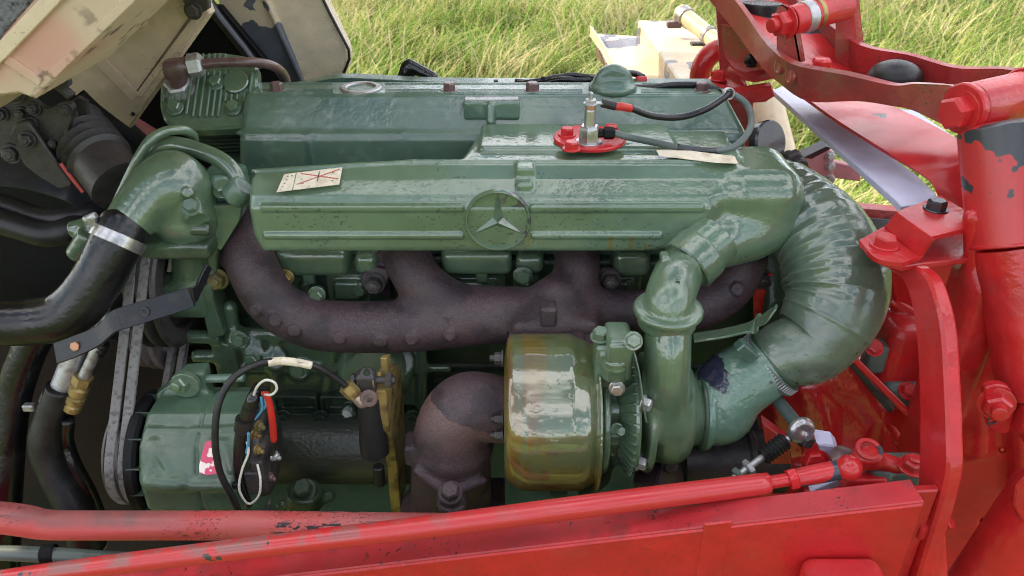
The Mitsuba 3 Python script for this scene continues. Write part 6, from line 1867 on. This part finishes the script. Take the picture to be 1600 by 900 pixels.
part(BC, 'elbow', nets(lambda p: smin(s_cap(p, P(637, 106, .38), P(634, 122, .38), .0135, .016), s_cap(p, P(640, 102, .38), P(676, 121, .37), .0115, .0105), .005), P(615, 140, .34), P(695, 85, .42), .0026), 'rubber_gloss', True)
part(BC, 'green_lead', tube([P(674, 120, .37), P(688, 126, .37), P(700, 132, .37)], .006, 12), 'green', True)

# ------------------------------------------------------------------ engine brake actuator, its bracket, alternator wiring
EB = thing('brake_actuator', 'slim black brake cylinder hanging from a fork with a brass fitting', 'actuator')
YE = -.17
u0, u1 = P(576, 615, YE), P(588, 728, YE - .01)
part(EB, 'cylinder', lathe([(0, .015), (.006, .0175), (.010, .0180), (.035, .0185), (.085, .0215), (.104, .0215), (.109, .016), (.112, .009)], u0, u1 - u0, 32), 'black_satin', 40)
part(EB, 'rod', rcyl(P(591, 728, YE - .005), P(594, 757, YE - .005), .009, .002), 'black_satin')
def ffork(p):
    d = s_box(p, P(573, 597, YE), [.014, .012, .017], .005)
    d = smin(d, s_cap(p, P(573, 584, YE), P(573, 600, YE), .011), .004)
    return smax(d, -s_cyl(p, P(573, 582, YE - .03), P(573, 582, YE + .03), .0045, .001), .002)
part(EB, 'fork', nets(ffork, P(545, 625, YE - .03), P(600, 565, YE + .03), .002), 'dark_steel')
part(EB, 'pin', cat(rcyl(P(553, 593, YE), P(618, 594, YE), .0055, .001, 16), bolt(P(603, 594, YE), [1, 0, 0], .020, .009, False), bolt(P(555, 593, YE), [-1, 0, 0], .016, .006, False)), 'dark_steel')
part(EB, 'washer', annulus(P(560, 593, YE), [1, 0, 0], .005, .012, .002), 'brass')
part(EB, 'washer', annulus(P(584, 593, YE), [1, 0, 0], .005, .013, .002), 'brass')
fa, fb2 = P(540, 603, YE - .02), P(557, 620, YE - .02)
part(EB, 'brass_nut', bolt(fa, fb2 - fa, .020, .022, False, spin=.1), 'brass')
part(EB, 'elbow', nets(lambda p: smin(s_cap(p, fb2 - .0, P(566, 627, YE - .02), .009), s_cap(p, P(566, 627, YE - .02), P(576, 622, YE - .01), .0095), .004), P(548, 645, YE - .05), P(590, 605, YE + .01), .0018), 'copper_pale', True)
part(EB, 'collar', annulus(P(577, 621, YE - .022), [0, -1, .3], .006, .0125, .006), 'brown_pipe')
BP = thing('actuator_bracket', 'brass-coloured upright steel plate beside the black brake cylinder', 'bracket')
XB = P(585, 620, YE - .01)[0]
f_ = [PP(x, y, [XB, 0, 0], [1, 0, 0]) for x, y in ((585, 612), (587, 640), (590, 672), (600, 700), (605, 730), (608, 770), (612, 810))]
b_ = [q + np.array([0, w_, .012]) for q, w_ in zip(f_, (.03, .10, .14, .12, .10, .10, .10))][::-1]
part(BP, 'plate', prism(np.vstack([f_, b_]), [.017, 0, 0], .0015), 'brass')
part(BP, 'tab', prism([P(x, y, YE + .01) for x, y in ((594, 560), (604, 560), (608, 612), (596, 612))], [.004, .012, 0], .001), 'brass')
ACB = thing('actuator_hose', 'thin black hose arching from the alternator to the brass fitting', 'hose')
ah = [P(388, 830, -.285), P(364, 780, -.285), P(343, 735, -.285), P(336, 685, -.285), P(342, 630, -.27), P(365, 590, -.25), P(400, 570, -.23), P(440, 564, -.22), P(490, 572, -.205), P(520, 588, -.195), P(541, 604, -.19)]
part(ACB, 'hose', tube(ah, .0047, 16), 'rubber', True)
part(ACB, 'worn_tape', tube([P(419, 566.5, -.225), P(440, 564, -.22), P(465, 566.5, -.212), P(486, 571, -.206)], .0056, 14), 'paper', True, label='peeling pale tape wrapped round the hose')
WR = thing('alternator_wiring', 'taped black wire bundle with white, red and blue strands at the alternator', 'wires')
Yw = AY - .105
part(WR, 'bundle', tube([P(404, 604, Yw + .02), P(396, 622, Yw), P(386, 650, Yw), P(378, 680, Yw), P(373, 715, Yw), P(374, 750, Yw), P(390, 790, Yw)], [.0075, .0085, .0095, .0095, .0085, .0065, .0045], 18), 'rubber_gloss', True)
part(WR, 'tape', tube([P(383, 655, Yw - .001), P(379, 672, Yw - .001)], [.0125, .0115], 18, sp=False), 'rubber')
part(WR, 'tape', tube([P(392, 636, Yw - .001), P(388, 648, Yw - .001)], [.0105, .0110], 18, sp=False), 'rubber_gloss')
part(WR, 'white_loop', tube([P(395, 622, Yw), P(402, 604, Yw - .01), P(415, 594, Yw - .01), P(429, 598, Yw - .01), P(432, 609, Yw - .01), P(423, 617, Yw - .01), P(410, 615, Yw)], .0017, 10), 'white_wire', True)
part(WR, 'white_loop', tube([P(386, 690, Yw - .01), P(388, 708, Yw - .012), P(378, 735, Yw - .012), P(374, 765, Yw - .012), P(388, 787, Yw - .012), P(404, 775, Yw - .012), P(407, 750, Yw - .010), P(402, 725, Yw)], .0017, 10), 'white_wire', True)
part(WR, 'red_wire', tube([P(412, 608, Yw), P(420, 628, Yw), P(425, 655, Yw), P(428, 688, Yw + .01)], .0045, 14), 'red_wire', True)
part(WR, 'red_wire_end', tube([P(428, 686, Yw + .01), P(424, 712, Yw + .02)], .0048, 12, sp=False), 'rubber')
part(WR, 'blue_wire', tube([P(408, 620, Yw - .004), P(409, 640, Yw - .004), P(398, 655, Yw - .004)], .0018, 8), 'blue_wire', True)
part(WR, 'blue_wire', tube([P(414, 622, Yw - .002), P(415, 634, Yw - .002), P(408, 642, Yw - .002)], .0018, 8), 'blue_wire', True)
part(WR, 'blue_wire', tube([P(388, 676, Yw - .011), P(388, 692, Yw - .011), P(385, 708, Yw - .011)], .0020, 8), 'blue_wire', True)
part(WR, 'cable_tie', box(P(370, 758, Yw - .008), [.006, .004, .005]), 'black')
part(WR, 'cable_tie', box(P(408, 607, Yw - .004), [.010, .003, .003], bev=.001), 'black')
solo('rag_scrap', cat(*[tube([P(265 + 4 * math.sin(k * 2.3), 378 + 3 * math.cos(k), .0), P(268 + 6 * math.sin(k * 1.7), 392, -.005), P(272 + 7 * math.sin(k * 3.1 + 1), 404 + 4 * math.sin(k), .0), P(268 + 6 * math.cos(k * 2.0), 416 + (k % 3) * 4, .0)], .0022, 6, 5) for k in range(9)]), 'paper_dirty', 'frayed pale rag scrap caught under the thermostat housing', 'rag', smooth=True)
